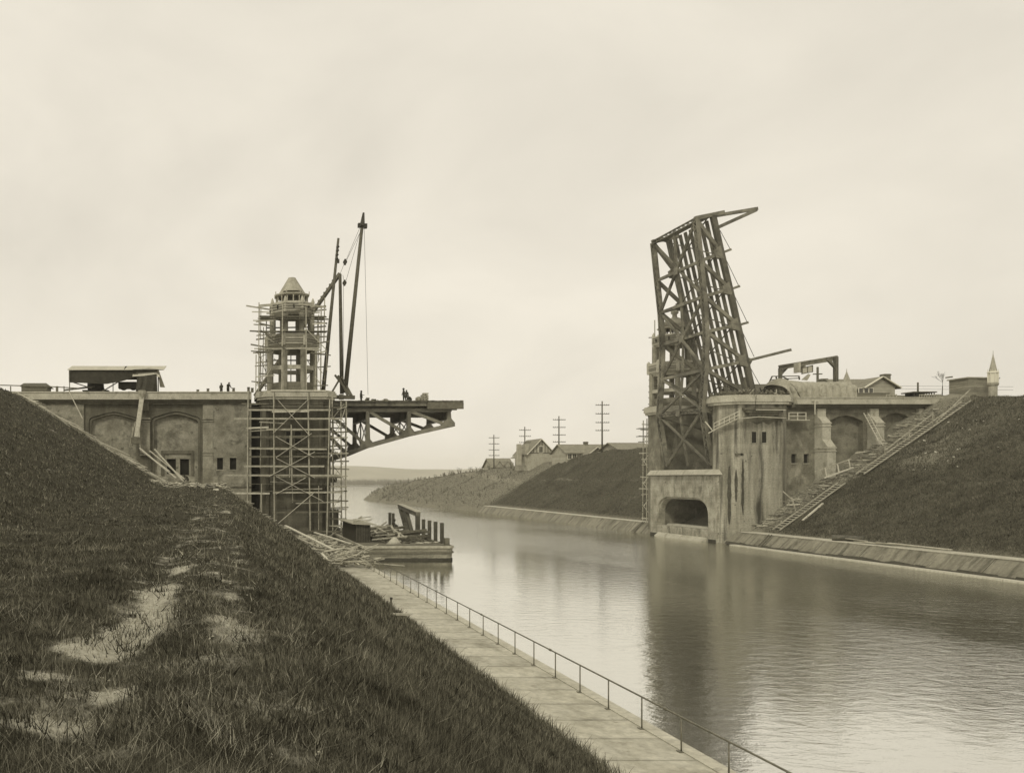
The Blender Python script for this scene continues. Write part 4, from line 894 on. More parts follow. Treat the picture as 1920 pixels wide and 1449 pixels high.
n = 150000; Yg = rng.uniform(58, 97, n); Xg = 66.2 + rng.uniform(0, 34, n)
k = rng.uniform(0, 1, n) > sstep(93, 97, Yg)*.8; Xg, Yg = Xg[k], Yg[k]
blades('grass', np.stack([Xg, Yg, zR(Xg, Yg)], 1), rng.uniform(.08, .30, len(Xg)), rng.uniform(.05, .10, len(Xg)), M['grassr'], 'short tufty grass on the embankment right of the far pier')
n = 45000; Yg = rng.uniform(118, 290, n); Xg = np.interp(Yg, _sy, _sx) + .8 + rng.uniform(0, 22, n)
blades('grass', np.stack([Xg, Yg, zR(Xg, Yg)], 1), rng.uniform(.06, .25, len(Xg)), rng.uniform(.08, .16, len(Xg)), M['grassr'], 'rough grass on the distant bank beyond the raised leaf')
n = 15000; Yg = rng.uniform(95.5, 99.8, n); Xg = 66.3 + rng.uniform(0, 23, n)
blades('straw', np.stack([Xg, Yg, zR(Xg, Yg)+.02], 1), rng.uniform(.02, .12, n), rng.uniform(.04, .07, n), mk('straw', .2, .45, 2, bump=0, island=.5), 'pale straw litter between the stairs and the far approach wall', 3.5)
# weeds: broad-leaved clumps among the near grass
n_ = 260; cy_ = 1/(1/4.5 + rng.uniform(0, 1, n_)*(1/45-1/4.5)); cx_ = rng.uniform(-.30, .34, n_)*cy_; ok = cx_ < 9
cx_, cy_ = cx_[ok], cy_[ok]; P_ = []; 
for a, b in zip(cx_, cy_):
    m_ = int(rng.integers(14, 40)); r_ = rng.uniform(.05, .22)
    q = np.stack([a+rng.normal(0, r_, m_), b+rng.normal(0, r_, m_)], 1); P_.append(q)
P_ = np.concatenate(P_); 
blades('weeds', np.stack([P_[:,0], P_[:,1], zL(P_[:,0], P_[:,1])], 1), rng.uniform(.04, .13, len(P_)), np.maximum(.014, .0016*P_[:,1])*rng.uniform(.6, 1.5, len(P_)), mk('weeds', .03, .07, 3, bump=0, island=.5, spec=.1), 'broad-leaved weeds in dark clumps among the near grass', .9)
# bare brush along the distant shore
def brush(name, n, f, label, hmin, hmax, sp):
    mb = MB(); g = random.Random(len(name)+n)
    for i in range(n):
        x, y, z = f(g); h = g.uniform(hmin, hmax)
        for k in range(5):
            a = g.uniform(0, 6.3); s = g.uniform(.1, sp)*h; q = (x+math.cos(a)*s, y+math.sin(a)*s, z+h*g.uniform(.55, 1))
            r = .03+.0002*y; mb.add([(x-r,y,z-.2),(x+r,y,z-.2),q],[(0,1,2)])
            for j in range(4):
                t_ = g.uniform(.35, .9); m_ = Vector((x,y,z)).lerp(Vector(q), t_); a2 = g.uniform(0, 6.3); l = h*g.uniform(.12,.3)
                mb.add([(m_.x-r*.6,m_.y,m_.z),(m_.x+r*.6,m_.y,m_.z),(m_.x+math.cos(a2)*l,m_.y,m_.z+l*g.uniform(.3,1.2))],[(0,1,2)])
    return kind(mb.build(name, M['twig']), 'stuff', label, 'brush')
def f1(g):
    y = 250+g.random()**1.3*240; x0 = float(np.interp(y, _sy, _sx)); x = x0+2+g.uniform(0, 45+.2*y); return x, y, float(zR(x, y))
brush('brush', 420, f1, 'bare leafless scrub on the low headland', .4, 1.7, .5)
def f2(g):
    x = g.uniform(40, 700); y = float(np.interp(x, [-700,150,400,900,1500],[905,935,960,900,800]))+12+g.uniform(0,70); return x, y, .4
brush('far_trees', 3000, f2, 'hazy line of far trees on the opposite lake shore', 3, 8.5, .7)
def f3(g):
    y = g.uniform(205, 300); x = float(np.interp(y, _sy, _sx))+g.uniform(14, 40); return x, y, float(zR(x, y))
brush('crest_brush', 260, f3, 'thin bare bushes along the crest toward the headland', .5, 2.2, .5)
def f4(g):
    y = g.uniform(196, 330); x = float(np.interp(y, _sy, _sx))+g.uniform(.5, 9); return x, y, float(zR(x, y))
brush('shore_brush', 120, f4, 'low bushes at the eroded shoreline beyond the bank wall', .4, 1.3, .6)

# ------------------------------------------------------------------ people
def person(label, loc, rz, J, hat='cap', group=None, m='cloth', s=1.0):
    t = thing('person', label, 'person', loc, group, rz)
    base = dict(pel=(0,0,.94), wai=(0,.0,1.10), che=(0,0,1.30), nec=(0,0,1.47), hea=(0,.02,1.60), top=(0,.01,1.70))
    base.update({k: v for k, v in J.items() if k in base})
    S_ = J.get('S', ((-.19,0,1.40),(.19,0,1.40))); E = J.get('E', ((-.26,-.03,1.13),(.26,-.03,1.13))); Hd = J.get('H', ((-.25,.10,.90),(.25,.10,.90)))
    Hp = J.get('P', ((-.10,0,.88),(.10,0,.88))); K = J.get('K', ((-.12,.03,.48),(.12,.03,.48))); A = J.get('A', ((-.12,-.02,.08),(.12,-.02,.08)))
    vs = []; es = []; rs = []
    def v(p, r, par=None):
        r = r*1.18
        vs.append(tuple(c*s for c in p)); rs.append(r*s)
        if par is not None: es.append((par, len(vs)-1))
        return len(vs)-1
    pe = v(base['pel'], .145); wa = v(base['wai'], .135, pe); ch = v(base['che'], .16, wa); ne = v(base['nec'], .06, ch); he = v(base['hea'], .098, ne); to = v(base['top'], .07, he)
    mid = Vector(base['hea'])
    for sd in (0, 1):
        sh = v(S_[sd], .075, ch); el = v(E[sd], .052, sh); wr = v(Hd[sd], .036, el)
        dv = (Vector(Hd[sd])-Vector(E[sd])).normalized(); side = Vector((0,1,0)).cross(dv)
        if side.length < .1: side = Vector((1,0,0))
        side.normalize(); pm = v(Vector(Hd[sd])+dv*.07, .036, wr)
        for k, (o, l) in enumerate(((-.03,.075),(-.01,.09),(.012,.085),(.032,.065))):
            f_ = v(Vector(Hd[sd])+dv*.10+side*o, .010, pm); v(Vector(Hd[sd])+dv*(.10+l)+side*o*1.1-Vector((0,.01,0)), .008, f_)
        v(Vector(Hd[sd])+dv*.06+side*.065, .010, pm)
        hp = v(Hp[sd], .10, pe); kn = v(K[sd], .068, hp); an = v(A[sd], .045, kn); ft = J.get('foot', (0,.15,-.05)); v(Vector(A[sd])+Vector(ft), .04, an)
    me = bpy.data.meshes.new('body'); me.from_pydata(vs, es, []); me.materials.append(M[m])
    o = bpy.data.objects.new('body', me); COL.objects.link(o); o.parent = t
    o.modifiers.new('skin', 'SKIN'); lay = me.skin_vertices[0].data
    for i, r in enumerate(rs): lay[i].radius = (r, r)
    lay[0].use_root = True
    sb = o.modifiers.new('sub', 'SUBSURF'); sb.levels = 1; sb.render_levels = 1; o.modifiers['skin'].use_smooth_shade = True
    h = MB(); c = mid*s
    if hat == 'hat': h.lathe(c.x, c.y, [(.19*s, c.z+.055*s), (.19*s, c.z+.075*s)], 14); h.lathe(c.x, c.y, [(.11*s, c.z+.07*s), (.095*s, c.z+.16*s), (.05*s, c.z+.18*s)], 12)
    else: h.lathe(c.x, c.y, [(.115*s, c.z+.03*s), (.13*s, c.z+.07*s), (.09*s, c.z+.12*s), (.03*s, c.z+.135*s)], 12); h.box(c.x-.07*s, c.y+.07*s, c.z+.04*s, c.x+.07*s, c.y+.19*s, c.z+.058*s)
    og = t.location; h.v = [(x+og.x, y+og.y, z+og.z) for x, y, z in h.v]; h.build('hat', M['iron'] if m == 'cloth' else M['timber'], t, True)
    f = MB(); fc = c + Vector((0, .075*s, -.005*s)); f.lathe(fc.x, fc.y, [(.015*s, fc.z-.085*s), (.045*s, fc.z-.06*s), (.055*s, fc.z), (.05*s, fc.z+.04*s)], 10)
    f.box(fc.x-.012*s, fc.y+.045*s, fc.z-.03*s, fc.x+.012*s, fc.y+.07*s, fc.z); f.v = [(x+og.x, y+og.y, z+og.z) for x, y, z in f.v]; f.build('face', M['clothl'], t, True)
    return t
DK = 17.92
person('man standing at the parapet with his back to a darker companion, left of the tower', (W(415,733,104).x, 104, 18.75), R(150), dict(E=((-.24,.05,1.14),(.24,.05,1.14)), H=((-.12,.22,1.08),(.12,.22,1.05)), K=((-.1,.03,.48),(.13,.08,.48))), 'cap')
person('broad man in a dark coat leaning over the parapet beside a crate', (W(427.5,733,104).x, 104, 18.8), R(-140), dict(che=(0,.08,1.28), nec=(0,.14,1.43), hea=(0,.2,1.54), top=(0,.22,1.63), S=((-.2,.1,1.37),(.2,.1,1.37)), E=((-.3,.15,1.12),(.3,.15,1.1)), H=((-.28,.34,1.0),(.28,.35,.98))), 'cap', s=1.05)
person('worker near the derrick foot pointing toward the water', (W(677,752,106).x, 106, DK), R(-80), dict(E=((-.25,.12,1.2),(.26,.0,1.13)), H=((-.22,.42,1.2),(.2,.12,.9))), 'hat', s=1.02)
person('stocky worker in a broad hat standing halfway along the level leaf', (W(757,752,104).x, 104, DK), R(60), dict(E=((-.33,.02,1.14),(.3,.02,1.14)), H=((-.22,.14,.98),(.27,.1,.92)), A=((-.17,-.05,.08),(.17,.02,.08)), K=((-.15,0,.48),(.15,.05,.48))), 'hat', s=1.08)
person('worker half hidden beside the stocky man on the level leaf', (W(762,752,105).x, 105, DK), R(-30), dict(), 'cap', s=1.02)
person('man crouching over timber on the level leaf, right of the standing pair', (W(769.5,752,103.4).x, 103.4, DK), R(90), dict(pel=(0,-.1,.32), wai=(0,-.02,.45), che=(0,.12,.6), nec=(0,.25,.72), hea=(0,.33,.8), top=(0,.38,.88), S=((-.19,.14,.68),(.19,.14,.68)), E=((-.27,.32,.5),(.27,.32,.5)), H=((-.15,.5,.3),(.15,.5,.3)),
   P=((-.1,-.1,.3),(.1,-.1,.3)), K=((-.16,.28,.5),(.16,.28,.5)), A=((-.14,.12,.08),(.14,.12,.08))), 'cap')
person('man sitting on the timber stack aboard the barge', (W(737,993,98).x, 98, 1.95), R(-110), dict(pel=(0,-.05,.2), wai=(0,0,.36), che=(0,.05,.56), nec=(0,.1,.73), hea=(0,.14,.86), top=(0,.14,.96), S=((-.19,.07,.66),(.19,.07,.66)), E=((-.26,.2,.42),(.26,.2,.42)), H=((-.14,.4,.36),(.14,.4,.36)),
   P=((-.1,0,.16),(.1,0,.16)), K=((-.14,.42,.3),(.14,.42,.3)), A=((-.14,.5,-.1),(.14,.5,-.1))), 'hat', s=1.15)
person('man bending among boards at the foot of the near approach wall', (W(352,900,98.6).x, 98.6, float(zL(-3.6, 98.6))+.05), R(60), dict(wai=(0,.08,1.08), che=(0,.28,1.2), nec=(0,.42,1.27), hea=(0,.52,1.3), top=(0,.58,1.36), S=((-.19,.3,1.24),(.19,.3,1.24)), E=((-.24,.42,.98),(.24,.42,.98)), H=((-.18,.55,.76),(.18,.55,.76))), 'hat')

# ------------------------------------------------------------------ things on the near deck
ZD = ZP+.02
t = thing('canvas_shelter', 'ridge-roofed canvas shelter over machinery on the near approach wall', 'shelter', (W(213,735,103).x, 103, ZD))
def T(px, py, Y): return W(px, py, Y)
xa, xb_ = T(128,700,101).x, T(299,700,101).x
rf = MB(); zr, ze = T(0,686,102.8).z, T(0,693,100.9).z
for a, b_ in ((xa-.1, xa+7), (xa+7.05, xa+12), (xa+12.05, xb_-3.4)):
    rf.add([(a+.25,102.8,zr),(b_,102.8,zr-.03),(b_,100.9,ze),(a,100.9,ze),(a+.25,102.8,zr-.06),(b_,102.8,zr-.09),(b_,100.9,ze-.06),(a,100.9,ze-.06)], [(0,1,2,3),(7,6,5,4),(0,4,5,1),(1,5,6,2),(2,6,7,3),(3,7,4,0)])
rf.build('roof', M['canvasl'], t)
r2 = MB(); zl = T(0,706,100.8).z
r2.add([(xb_-3.4,102.8,zr+.02),(xb_-.4,102.8,zr-.02),(xb_+.1,100.4,zl-.15),(xb_-.9,100.6,zl+.15),(xb_-3.4,100.8,zl)], [(0,1,2,3,4)]); r2.add([(xb_-.4,102.8,zr-.02),(xb_+.45,105,zl-.9),(xb_-.2,104.6,zl-.9),(xb_+.1,100.4,zl-.15)], [(0,1,2,3)]); r2.build('roof_flap', M['canvasl'], t)
MB().add([(xa-.1,105,ze-.2),(xa+.25,102.8,zr-.01),(xb_-.4,102.8,zr-.04),(xb_-.4,105,ze-.2)], [(0,1,2,3)]).build('roof', M['canvas'], t)
def drape(pts_top, pts_bot, nx, nz_, amp, mat, name, ysh=0.0):
    mb = MB(); vs = []
    for j in range(nz_+1):
        for i in range(nx+1):
            f = i/nx; g = j/nz_; 
            def at(P): 
                k = f*(len(P)-1); a = int(min(k, len(P)-2)); return Vector(P[a]).lerp(Vector(P[a+1]), k-a)
            p = at(pts_top).lerp(at(pts_bot), g); p.y += amp*math.sin(f*nx*.9+g*1.3)*(.3+g)+amp*.5*math.sin(f*nx*2.3+3); vs.append(p)
    mb.add(vs, [(j*(nx+1)+i, j*(nx+1)+i+1, (j+1)*(nx+1)+i+1, (j+1)*(nx+1)+i) for j in range(nz_) for i in range(nx)])
    return mb.build(name, M[mat], t, True)
drape([T(129,694,101.1),T(256,694,101.1)], [T(129,717,101),T(200,720,101),T(232,714,101.2),T(256,706,101.4)], 26, 4, .06, 'canvasd', 'side_curtain')
drape([T(258,706,100.5),T(294,701,100.5)], [T(254,733,100.2),T(262,737,99.6),T(278,738,99.5),T(295,734,100.3)], 22, 6, .14, 'canvasd', 'hanging_curtain')
drape([T(129,695,104.9),T(290,698,104.9)], [T(129,712,104.9),T(290,712,104.9)], 10, 2, .04, 'canvasd', 'back_curtain')
for px, Y in ((130.5,101),(130.5,105),(212,105),(257,101.2),(296.5,101),(297,104.8)): MB().beam(T(px,694,Y), T(px,735,Y)-V(0,0,.15), .1, .1).build('post', M['timberd'], t)
for a, c in (((138,717),(172,728)), ((190,735),(256,695)), ((135,699),(256,699))): MB().beam(T(*a,101.6), T(*c,101.6), .12, .16, up=(0,1,0)).build('brace', M['timberd'], t)
t = thing('concrete_mixer', 'dark drum mixer and hoist under the canvas shelter', 'mixer', (T(180,735,103).x, 103, ZD))
MB().tube(T(165,726,103), T(194,724,103), .55, .62, 16).build('drum', M['iron'], t, True)
b = MB(); b.box(*T(158,735.5,103.8), *(T(203,731,102.2))); b.beam(T(163,735,102.5), T(172,721,102.6), .12, .12); b.beam(T(200,735,102.5), T(188,721,102.6), .12, .12); b.build('frame', M['iron'], t)
MB().beam(T(120,731.5,102), T(178,724.5,102.4), .16, .2).build('shaft', M['timberd'], t)
for px in (232, 250): MB().tube(T(px,724,102.4), T(px,724,103.6), .55, .55, 14).build('wheel', M['iron'], t, True)
b = MB(); b.box(T(222,0,102.5).x, 102.3, T(0,728,102.5).z, T(256,0,102.5).x, 103.6, T(0,716,102.5).z); b.build('engine_box', M['iron'], t)
b = MB(); 
for k in range(8): x = T(150+k*13, 0, 102).x; b.box(x, 101.7+.2*(k%3), ZD, x+.5, 102.2, ZD+.16+.12*(k%2))
tag(b.build('timber_blocks', M['timberd']), 'row of dark timber blocks lying on the deck under the shelter', 'timber')
t = thing('concrete_chute', 'pale square wooden chute running down the near approach wall', 'chute', (-9.5, 99.3, 12))
MB().beam(T(266.5,742,99.1), T(256,819,99.1), .55, .5, up=(0,1,0)).build('trough', M['timberl'], t)
b = MB(); b.lathe(T(266.5,0,99.1).x, 99.1, [(.28,T(0,748,99.1).z),(.5,T(0,738,99.1).z),(.5,T(0,732,99.1).z)], 8); b.build('hopper', M['timber'], t)
b = MB(); b.box(*T(247,832,99.3), *T(262,820,98.6)); b.build('gate', M['timberd'], t)
for a, c in (((254,790),(242,838)), ((261,800),(263,845)), ((249,800),(246,835))): MB().beam(T(*a,98.9), T(*c,98.7), .1, .12, up=(0,1,0)).build('prop', M['timber'], t)
t = thing('site_hut', 'small dark-roofed hut at the far left end of the near approach', 'hut', (T(75,735,106).x, 106, 18.5))
x0, x1 = T(40,0,105).x, T(87,0,105).x; MB().box(x0, 105, 18.4, x1, 108, T(0,724,105).z).build('wall', M['board'], t)
MB().frustum([(x0-.2,104.7,T(0,724,105).z),(x1+.35,104.7,T(0,724,105).z),(x1+.35,108.3,T(0,724,105).z),(x0-.2,108.3,T(0,724,105).z)], [(x0,106.3,T(0,716,105).z),(x1-.3,106.3,T(0,716,105).z),(x1-.3,106.7,T(0,716,105).z),(x0,106.7,T(0,716,105).z)]).build('roof', M['roofd'], t)
t = thing('fence', 'plain timber rail fence on the deck left of the canvas shelter', 'fence', (T(80,735,101).x, 101, ZD))
MB().beam(T(0,722,101), T(90,724.5,101), .08, .12).build('rail', M['timberd'], t); MB().beam(T(90,724.5,101), T(150,728,101.2), .08, .12).build('rail', M['timberd'], t)
for px in (20, 45, 88, 107, 120, 60): MB().beam(T(px,735,101), T(px,724,101), .12 if px != 107 else .3, .12).build('post', M['timberd'], t)
tag(MB().beam(T(129,733,99.2), T(155,785,98.4), .09, .09).build('prop_pole', M['timberl']), 'thin pale pole leaning on the parapet below the canvas shelter', 'pole')
gq = 'small crates on the near parapet'
for k, (px, h) in enumerate(((390,.42),(438,.5),(371,.3),(466,.6),(473,.5))):
    x = T(px,0,100.5).x; mb = MB().box(x-.16, 100.3, ZD, x+.16, 100.7, ZD+h); mb.box(x-.19, 100.27, ZD+h, x+.19, 100.73, ZD+h+.04); mb.box(x-.19,100.27,ZD+.12,x+.19,100.3,ZD+.18)
    top(mb, 'crate', M['timberd'], ['small crate alone on the parapet, left of the two men', 'small crate on the parapet just right of the two men', 'lowest crate on the parapet, midway between the shelter and the men', 'tallest crate, at the end of the parapet against the tower scaffold', 'crate squeezed between the parapet end and the tower base'][k], 'crate', gq)
# on the level leaf
def clump(px0, px1, py, Y, label, nm='timber_heap', n=14, m='timberd', z=DK):
    mb = MB(); x0, x1 = W(px0,0,Y).x, W(px1,0,Y).x; h = (752-py)*Y/F
    for k in range(n):
        x = random.uniform(x0, x1); f = 1-abs((x-x0)/(x1-x0)*2-1)*.7; zz = random.uniform(0, h*f*.8); a = random.uniform(0, 3.1); l = random.uniform(.25, .6)
        mb.beam((x-l*math.cos(a)/2, Y-l*math.sin(a)/2, z+zz+.08), (x+l*math.cos(a)/2, Y+l*math.sin(a)/2, z+zz+.12), .16, .14)
    return top(mb, nm, M[m], label, 'timber heap')
clump(685, 694, 744, 103, 'small dark heap on the leaf deck just right of the pointing worker')
clump(696, 711, 746, 103.3, 'wide low heap of offcuts on the leaf deck'); clump(717, 728, 746.5, 103, 'pale low mound on the leaf deck left of the standing pair', m='rubble', n=18)
t = thing('timber_stack', 'tall criss-crossed stack of timber blocks on the level leaf', 'timber stack', (W(791,752,103).x, 103, DK), )
for k in range(7):
    z = DK+.02+k*.155
    for j in range(4 if k < 4 else 2):
        if k % 2 == 0: MB().box(W(781+ (0 if k<4 else 10),0,103).x, 102.3+j*.4, z, W(801,0,103).x, 102.5+j*.4, z+.15).build('block', M['timber'], t)
        else: x = W(782+j*5.2+(0 if k < 4 else 9),0,103).x; MB().box(x, 102.2, z, x+.18, 103.8, z+.15).build('block', M['timber'], t)

def rubble(name, pts, n, label, smin=.08, smax=.4, hmax=.5, seed=1, m='rubble'):
    g = random.Random(seed); mb = MB()
    for k in range(n):
        x, y, z = pts(g); s = g.uniform(smin, smax); a = g.uniform(0, 3.2); e = g.uniform(-.5, .5); l = s*g.choice((1, 1.2, 3, 5))
        mb.beam((x, y, z+g.uniform(0, hmax)), (x+l*math.cos(a), y+l*math.sin(a), z+g.uniform(0, hmax)+l*e*.3), s*.5, s*.25, roll=g.uniform(0,3))
    return kind(mb.build(name, M[m]), 'stuff', label, 'debris')
# ------------------------------------------------------------------ barge
t = thing('barge', 'weathered flat wooden barge moored beside the near pier', 'barge', (19, 93, 0))
def hullr(z, g=0):  # plan loop with raked and rounded corners
    x0, x1, y0, y1 = 14.4-g, 23.5+g, 78.8-g, 108; r = .9
    p = [(x0, y0+r*.4), (x0+.5, y0)]; p += [(x1-r+r*math.sin(a), y0+r-r*math.cos(a)) for a in [i*math.pi/10 for i in range(6)]]; p += [(x1, y1), (x0, y1)]
    return [(a, b, z) for a, b in p]
h = MB(); h.frustum(hullr(-.8, -.25), hullr(.05, -.12)); h.frustum(hullr(.05, -.1), hullr(1.25, 0)); h.build('hull', M['hull'], t)
MB().frustum(hullr(.72, .07), hullr(.86, .07)).build('rubbing_strake', M['timberd'], t); MB().frustum(hullr(1.22, .09), hullr(1.42, .09)).build('gunwale', M['timber'], t)
MB().frustum(hullr(-.05, -.02), hullr(.22, -.02)).build('waterline_band', M['iron'], t)
MB().box(22.75, 79.6, 1.42, 23.2, 80.1, 2.15).build('bollard', M['timberd'], t)
b = MB()
for k in range(60): b.box(14.6, 79.2+k*.48, 1.425, 23.3, 79.62+k*.48, 1.45+random.uniform(0,.02))
b.build('deck', M['timberd'], t)
for k, Y in enumerate((81.8,84.2,86.6,89.1,91.6,104.4,106.4)):
    lab = ['steel stake nearest the bow of the barge','second steel stake from the bow of the barge','middle steel stake of the five at the bow end','fourth steel stake from the bow of the barge','steel stake nearest the gantry on the barge','steel stake just beyond the gantry on the barge','steel stake farthest back on the barge'][k]
    mb = MB(); 
    for s_ in (-1, 1): mb.box(23.05+s_*.14-.03, Y-.14, 1.45, 23.05+s_*.14+.03, Y+.14, 3.55)
    mb.box(22.92, Y-.02, 1.45, 23.18, Y+.02, 3.55); top(mb, 'steel_stake', M['steeld'], lab, 'stake', 'steel stakes along the barge edge')
t = thing('gantry', 'heavy sloping steel trestle standing on the water side of the barge', 'trestle', (23.3, 97, 1.5))
ga, gb = V(23.3,101.8,4.55), V(23.3,92.4,3.95)
MB().beam(ga, gb, .5, .5).build('top_beam', M['steel'], t); MB().beam(ga+V(0,0,.3), gb+V(0,0,.3), .75, .08).build('cap_plate', M['cop'], t)
MB().beam(gb+V(0,.25,-.2), V(23.3,92.65,1.45), .45, .5).build('leg', M['steeld'], t); MB().beam(V(23.3,101.2,4.3), V(23.3,97.5,1.45), .42, .5, up=(1,0,0)).build('leg', M['steeld'], t)
MB().beam(V(23.3,98.3,4.1), V(23.3,95.2,1.45), .42, .4, up=(1,0,0)).build('leg', M['steeld'], t); MB().beam(V(23.3,98.8,4.2), V(23.3,98.9,1.45), .42, .3).build('leg', M['steeld'], t)
t = thing('deck_shed', 'dark corrugated shed on the barge against the walkway', 'shed', (15.5, 86, 1.4))
b = MB(); b.box(14.5, 83.2, 1.45, 16.0, 92, 3.35)
b.build('wall', M['iron'], t); b = MB()
for k in range(9): b.box(14.5+k*.17, 83.12, 1.5, 14.58+k*.17, 83.198, 3.3)
b.build('corrugation', M['steeld'], t)
MB().frustum([(14.0,82.8,3.36),(16.6,82.8,3.22),(16.6,92.3,3.22),(14.0,92.3,3.36)], [(14.0,82.8,3.46),(16.6,82.8,3.32),(16.6,92.3,3.32),(14.0,92.3,3.46)]).build('roof', M['timber'], t)
g = random.Random(44); b = MB()
for k in range(9): a = V(g.uniform(14.3,15.6), g.uniform(83,90), 3.46+.05*k); b.beam(a, a+V(g.uniform(.3,1.6), g.uniform(-1.5,1.5), g.uniform(-.02,.25)), .16, .06)
top(b, 'scrap_boards', M['timber'], 'loose boards thrown on the roof of the dark barge shed', 'boards')
# loose timbers on the barge, each its own thing
bl = MB().beam((0,0,0), (4.2,0,0), .24, .1); board0 = bl.build('board', M['timber'])
tag(board0, 'long squared board lying loose in the stack on the barge deck', 'board', 'boards on the barge')
bd2 = MB().beam((0,0,0), (4.6,0,0), .3, .26).build('beam', M['timberd']); tag(bd2, 'dark heavy beam lying in the stack on the barge deck', 'beam', 'beams on the barge')
g = random.Random(3); first = {0: True, 1: True}
def put(o, first, p, rz, tilt, s=1.0):
    c = o if first else o.copy()
    if not first: COL.objects.link(c)
    c.location = p; c.rotation_euler = (g.uniform(-.15,.15), tilt, rz); c.scale = (s, 1, 1); return c
for k in range(40):
    y = g.uniform(83, 100); x = g.uniform(16.6, 21.5); z = 1.55 + .10*(k//5) * (1-abs(x-19)/5)
    put(board0, k == 0, (x-1.3, y, z), g.choice((R(100), R(75), R(12), R(-20), R(60)))+g.uniform(-.3,.3), g.uniform(-.22,.12), g.uniform(.5, 1.05))
for k in range(16):
    put(bd2, k == 0, (g.uniform(16.5,19.5), g.uniform(84,97), 1.6+.16*(k//4)), g.uniform(-.5,1.6), g.uniform(-.14,.04), g.uniform(.6,1.1))
def pw7(g):
    x = g.uniform(17, 22.8); y = 80.5+22*g.random(); return x, y, 1.46
rubble('deck_litter', pw7, 330, 'offcuts, rope ends and scrap littering the barge deck', .08, .34, .35, 7, 'timberd')
for k in range(3): top(MB().ring(20.6+k*.9, 81.2+k*.5, [(.34,1.47),(.42,1.51),(.34,1.6),(.26,1.53)], 12), 'rope_coil', M['timber'], ['rope coil lying on the barge deck nearest the tarpaulin','middle rope coil on the barge deck','rope coil on the barge deck nearest the bollard'][k], 'rope coil', 'rope coils on the barge')
t = thing('tarpaulin', 'crumpled pale tarpaulin on the barge deck beside the shed', 'tarpaulin', (17.8, 80.6, 1.45))
MB().frustum([(17.0,80.1,1.46),(18.6,80.0,1.46),(18.4,81.6,1.46),(17.2,81.4,1.46)], [(17.9,80.6,2.15),(18.15,80.6,2.1),(18.1,80.9,2.05),(17.9,80.9,2.2)]).build('cloth', M['canvasl'], t, True)

# ------------------------------------------------------------------ wreckage and boards
def pw(g):
    y = 62.5+33*g.random()**.9; x = g.uniform(9.0, 12.6); return x, y, .9+.45*g.random()*math.exp(-((y-66)/14)**2)+.1
rubble('wreckage', pw, 1500, 'tangled heap of broken wood covering the walkway below the near pier', .06, .3, .4, 1)
def pw2(g):
    x = g.uniform(-6.6, 1.0); y = 84+g.uniform(-2,9); return x, y, float(zL(x, y))
rubble('rubble_heap', pw2, 420, 'rubble and scrap heap on the bench below the near approach wall', .1, .45, .45, 2)
def pw3(g):
    x = g.uniform(-26, -4); y = 95.5+g.uniform(0, 4.2); return x, y, float(zL(x, y))
rubble('straw_litter', pw3, 900, 'straw and splinters strewn along the foot of the near approach wall', .05, .22, .12, 3)
def pw4(g):
    y = g.uniform(88, 96.5); x = g.uniform(.8, 9.4); return x, y, float(zL(x, y))
rubble('slope_litter', pw4, 500, 'splinters strewn down the grass slope against the near pier', .05, .2, .12, 4)
def pw6(g):
    x = g.uniform(66.5, 88); y = 95.9+g.uniform(0, 3.4); return x, y, float(zR(x, y))
rubble('slope_litter', pw6, 1100, 'straw, chips and splinters strewn beside the timber stairs', .05, .26, .15, 6)
def pw5(g):
    x = g.uniform(63.4, 71.5); y = 99.4+g.uniform(0, 3); return x, y, 18.35
rubble('scrap_heap', pw5, 240, 'jumble of scrap timber piled on top of the pale far bastion', .06, .3, .7, 5, 'timberd')
pb = MB().beam((0,0,0), (1,0,0), .2, .05).build('plank', M['timberl']); tag(pb, 'loose pale plank lying in the litter beside the near approach wall', 'plank', 'planks along the near wall')
g = random.Random(9)
for k in range(80):
    x = -24+19.5*(k/80)+g.uniform(-.6,.6); y = 95.6+g.uniform(0,3.2); l = g.uniform(1, 5.0); z = float(zL(x, y))+.12+g.uniform(0,.2)
    c = pb if k == 0 else pb.copy()
    if k: COL.objects.link(c)
    c.location = (x, y, z); c.scale = (l, g.uniform(.6,1.3), 1); c.rotation_euler = (g.uniform(-.2,.2), math.atan(.61)+g.uniform(-.12,.1), g.uniform(-.1,.1))
for k, (a, c, lab) in enumerate((((281,845),(346,898),'longest pale plank sliding down to the foot of the near wall'), ((290,842),(344,902),'grey plank leaning beside the longest one at the foot of the near wall'), ((267,846),(318,884),'bowed plank higher up the pile at the foot of the near wall'), ((262,840),(330,896),'wide worn board at the foot of the near wall'))):
    top(MB().beam(W(*a,97), W(*c,95.5-k*.4), .3, .08), 'plank', M['timberl'], lab, 'plank', 'planks along the near wall')
wb_ = MB().beam((0,0,0), (1,0,0), .12, .05).build('broken_board', M['timber']); tag(wb_, 'broken board tangled in the wreckage on the walkway', 'board', 'broken boards heaped on the walkway')
g = random.Random(12)
for k in range(90):
    y = 62.8+30*g.random()**1.2; x = g.uniform(8.8, 12.8); l = g.uniform(.6, 2.6)
    c = wb_ if k == 0 else wb_.copy()
    if k: COL.objects.link(c)
    c.location = (x, y, 1.15+g.uniform(0,.75)*math.exp(-((y-66)/12)**2)); c.scale = (l, g.uniform(.7,1.5), g.uniform(.8,2)); c.rotation_euler = (g.uniform(-1,1), g.uniform(-.45,.3), g.uniform(-1.2,2.6))
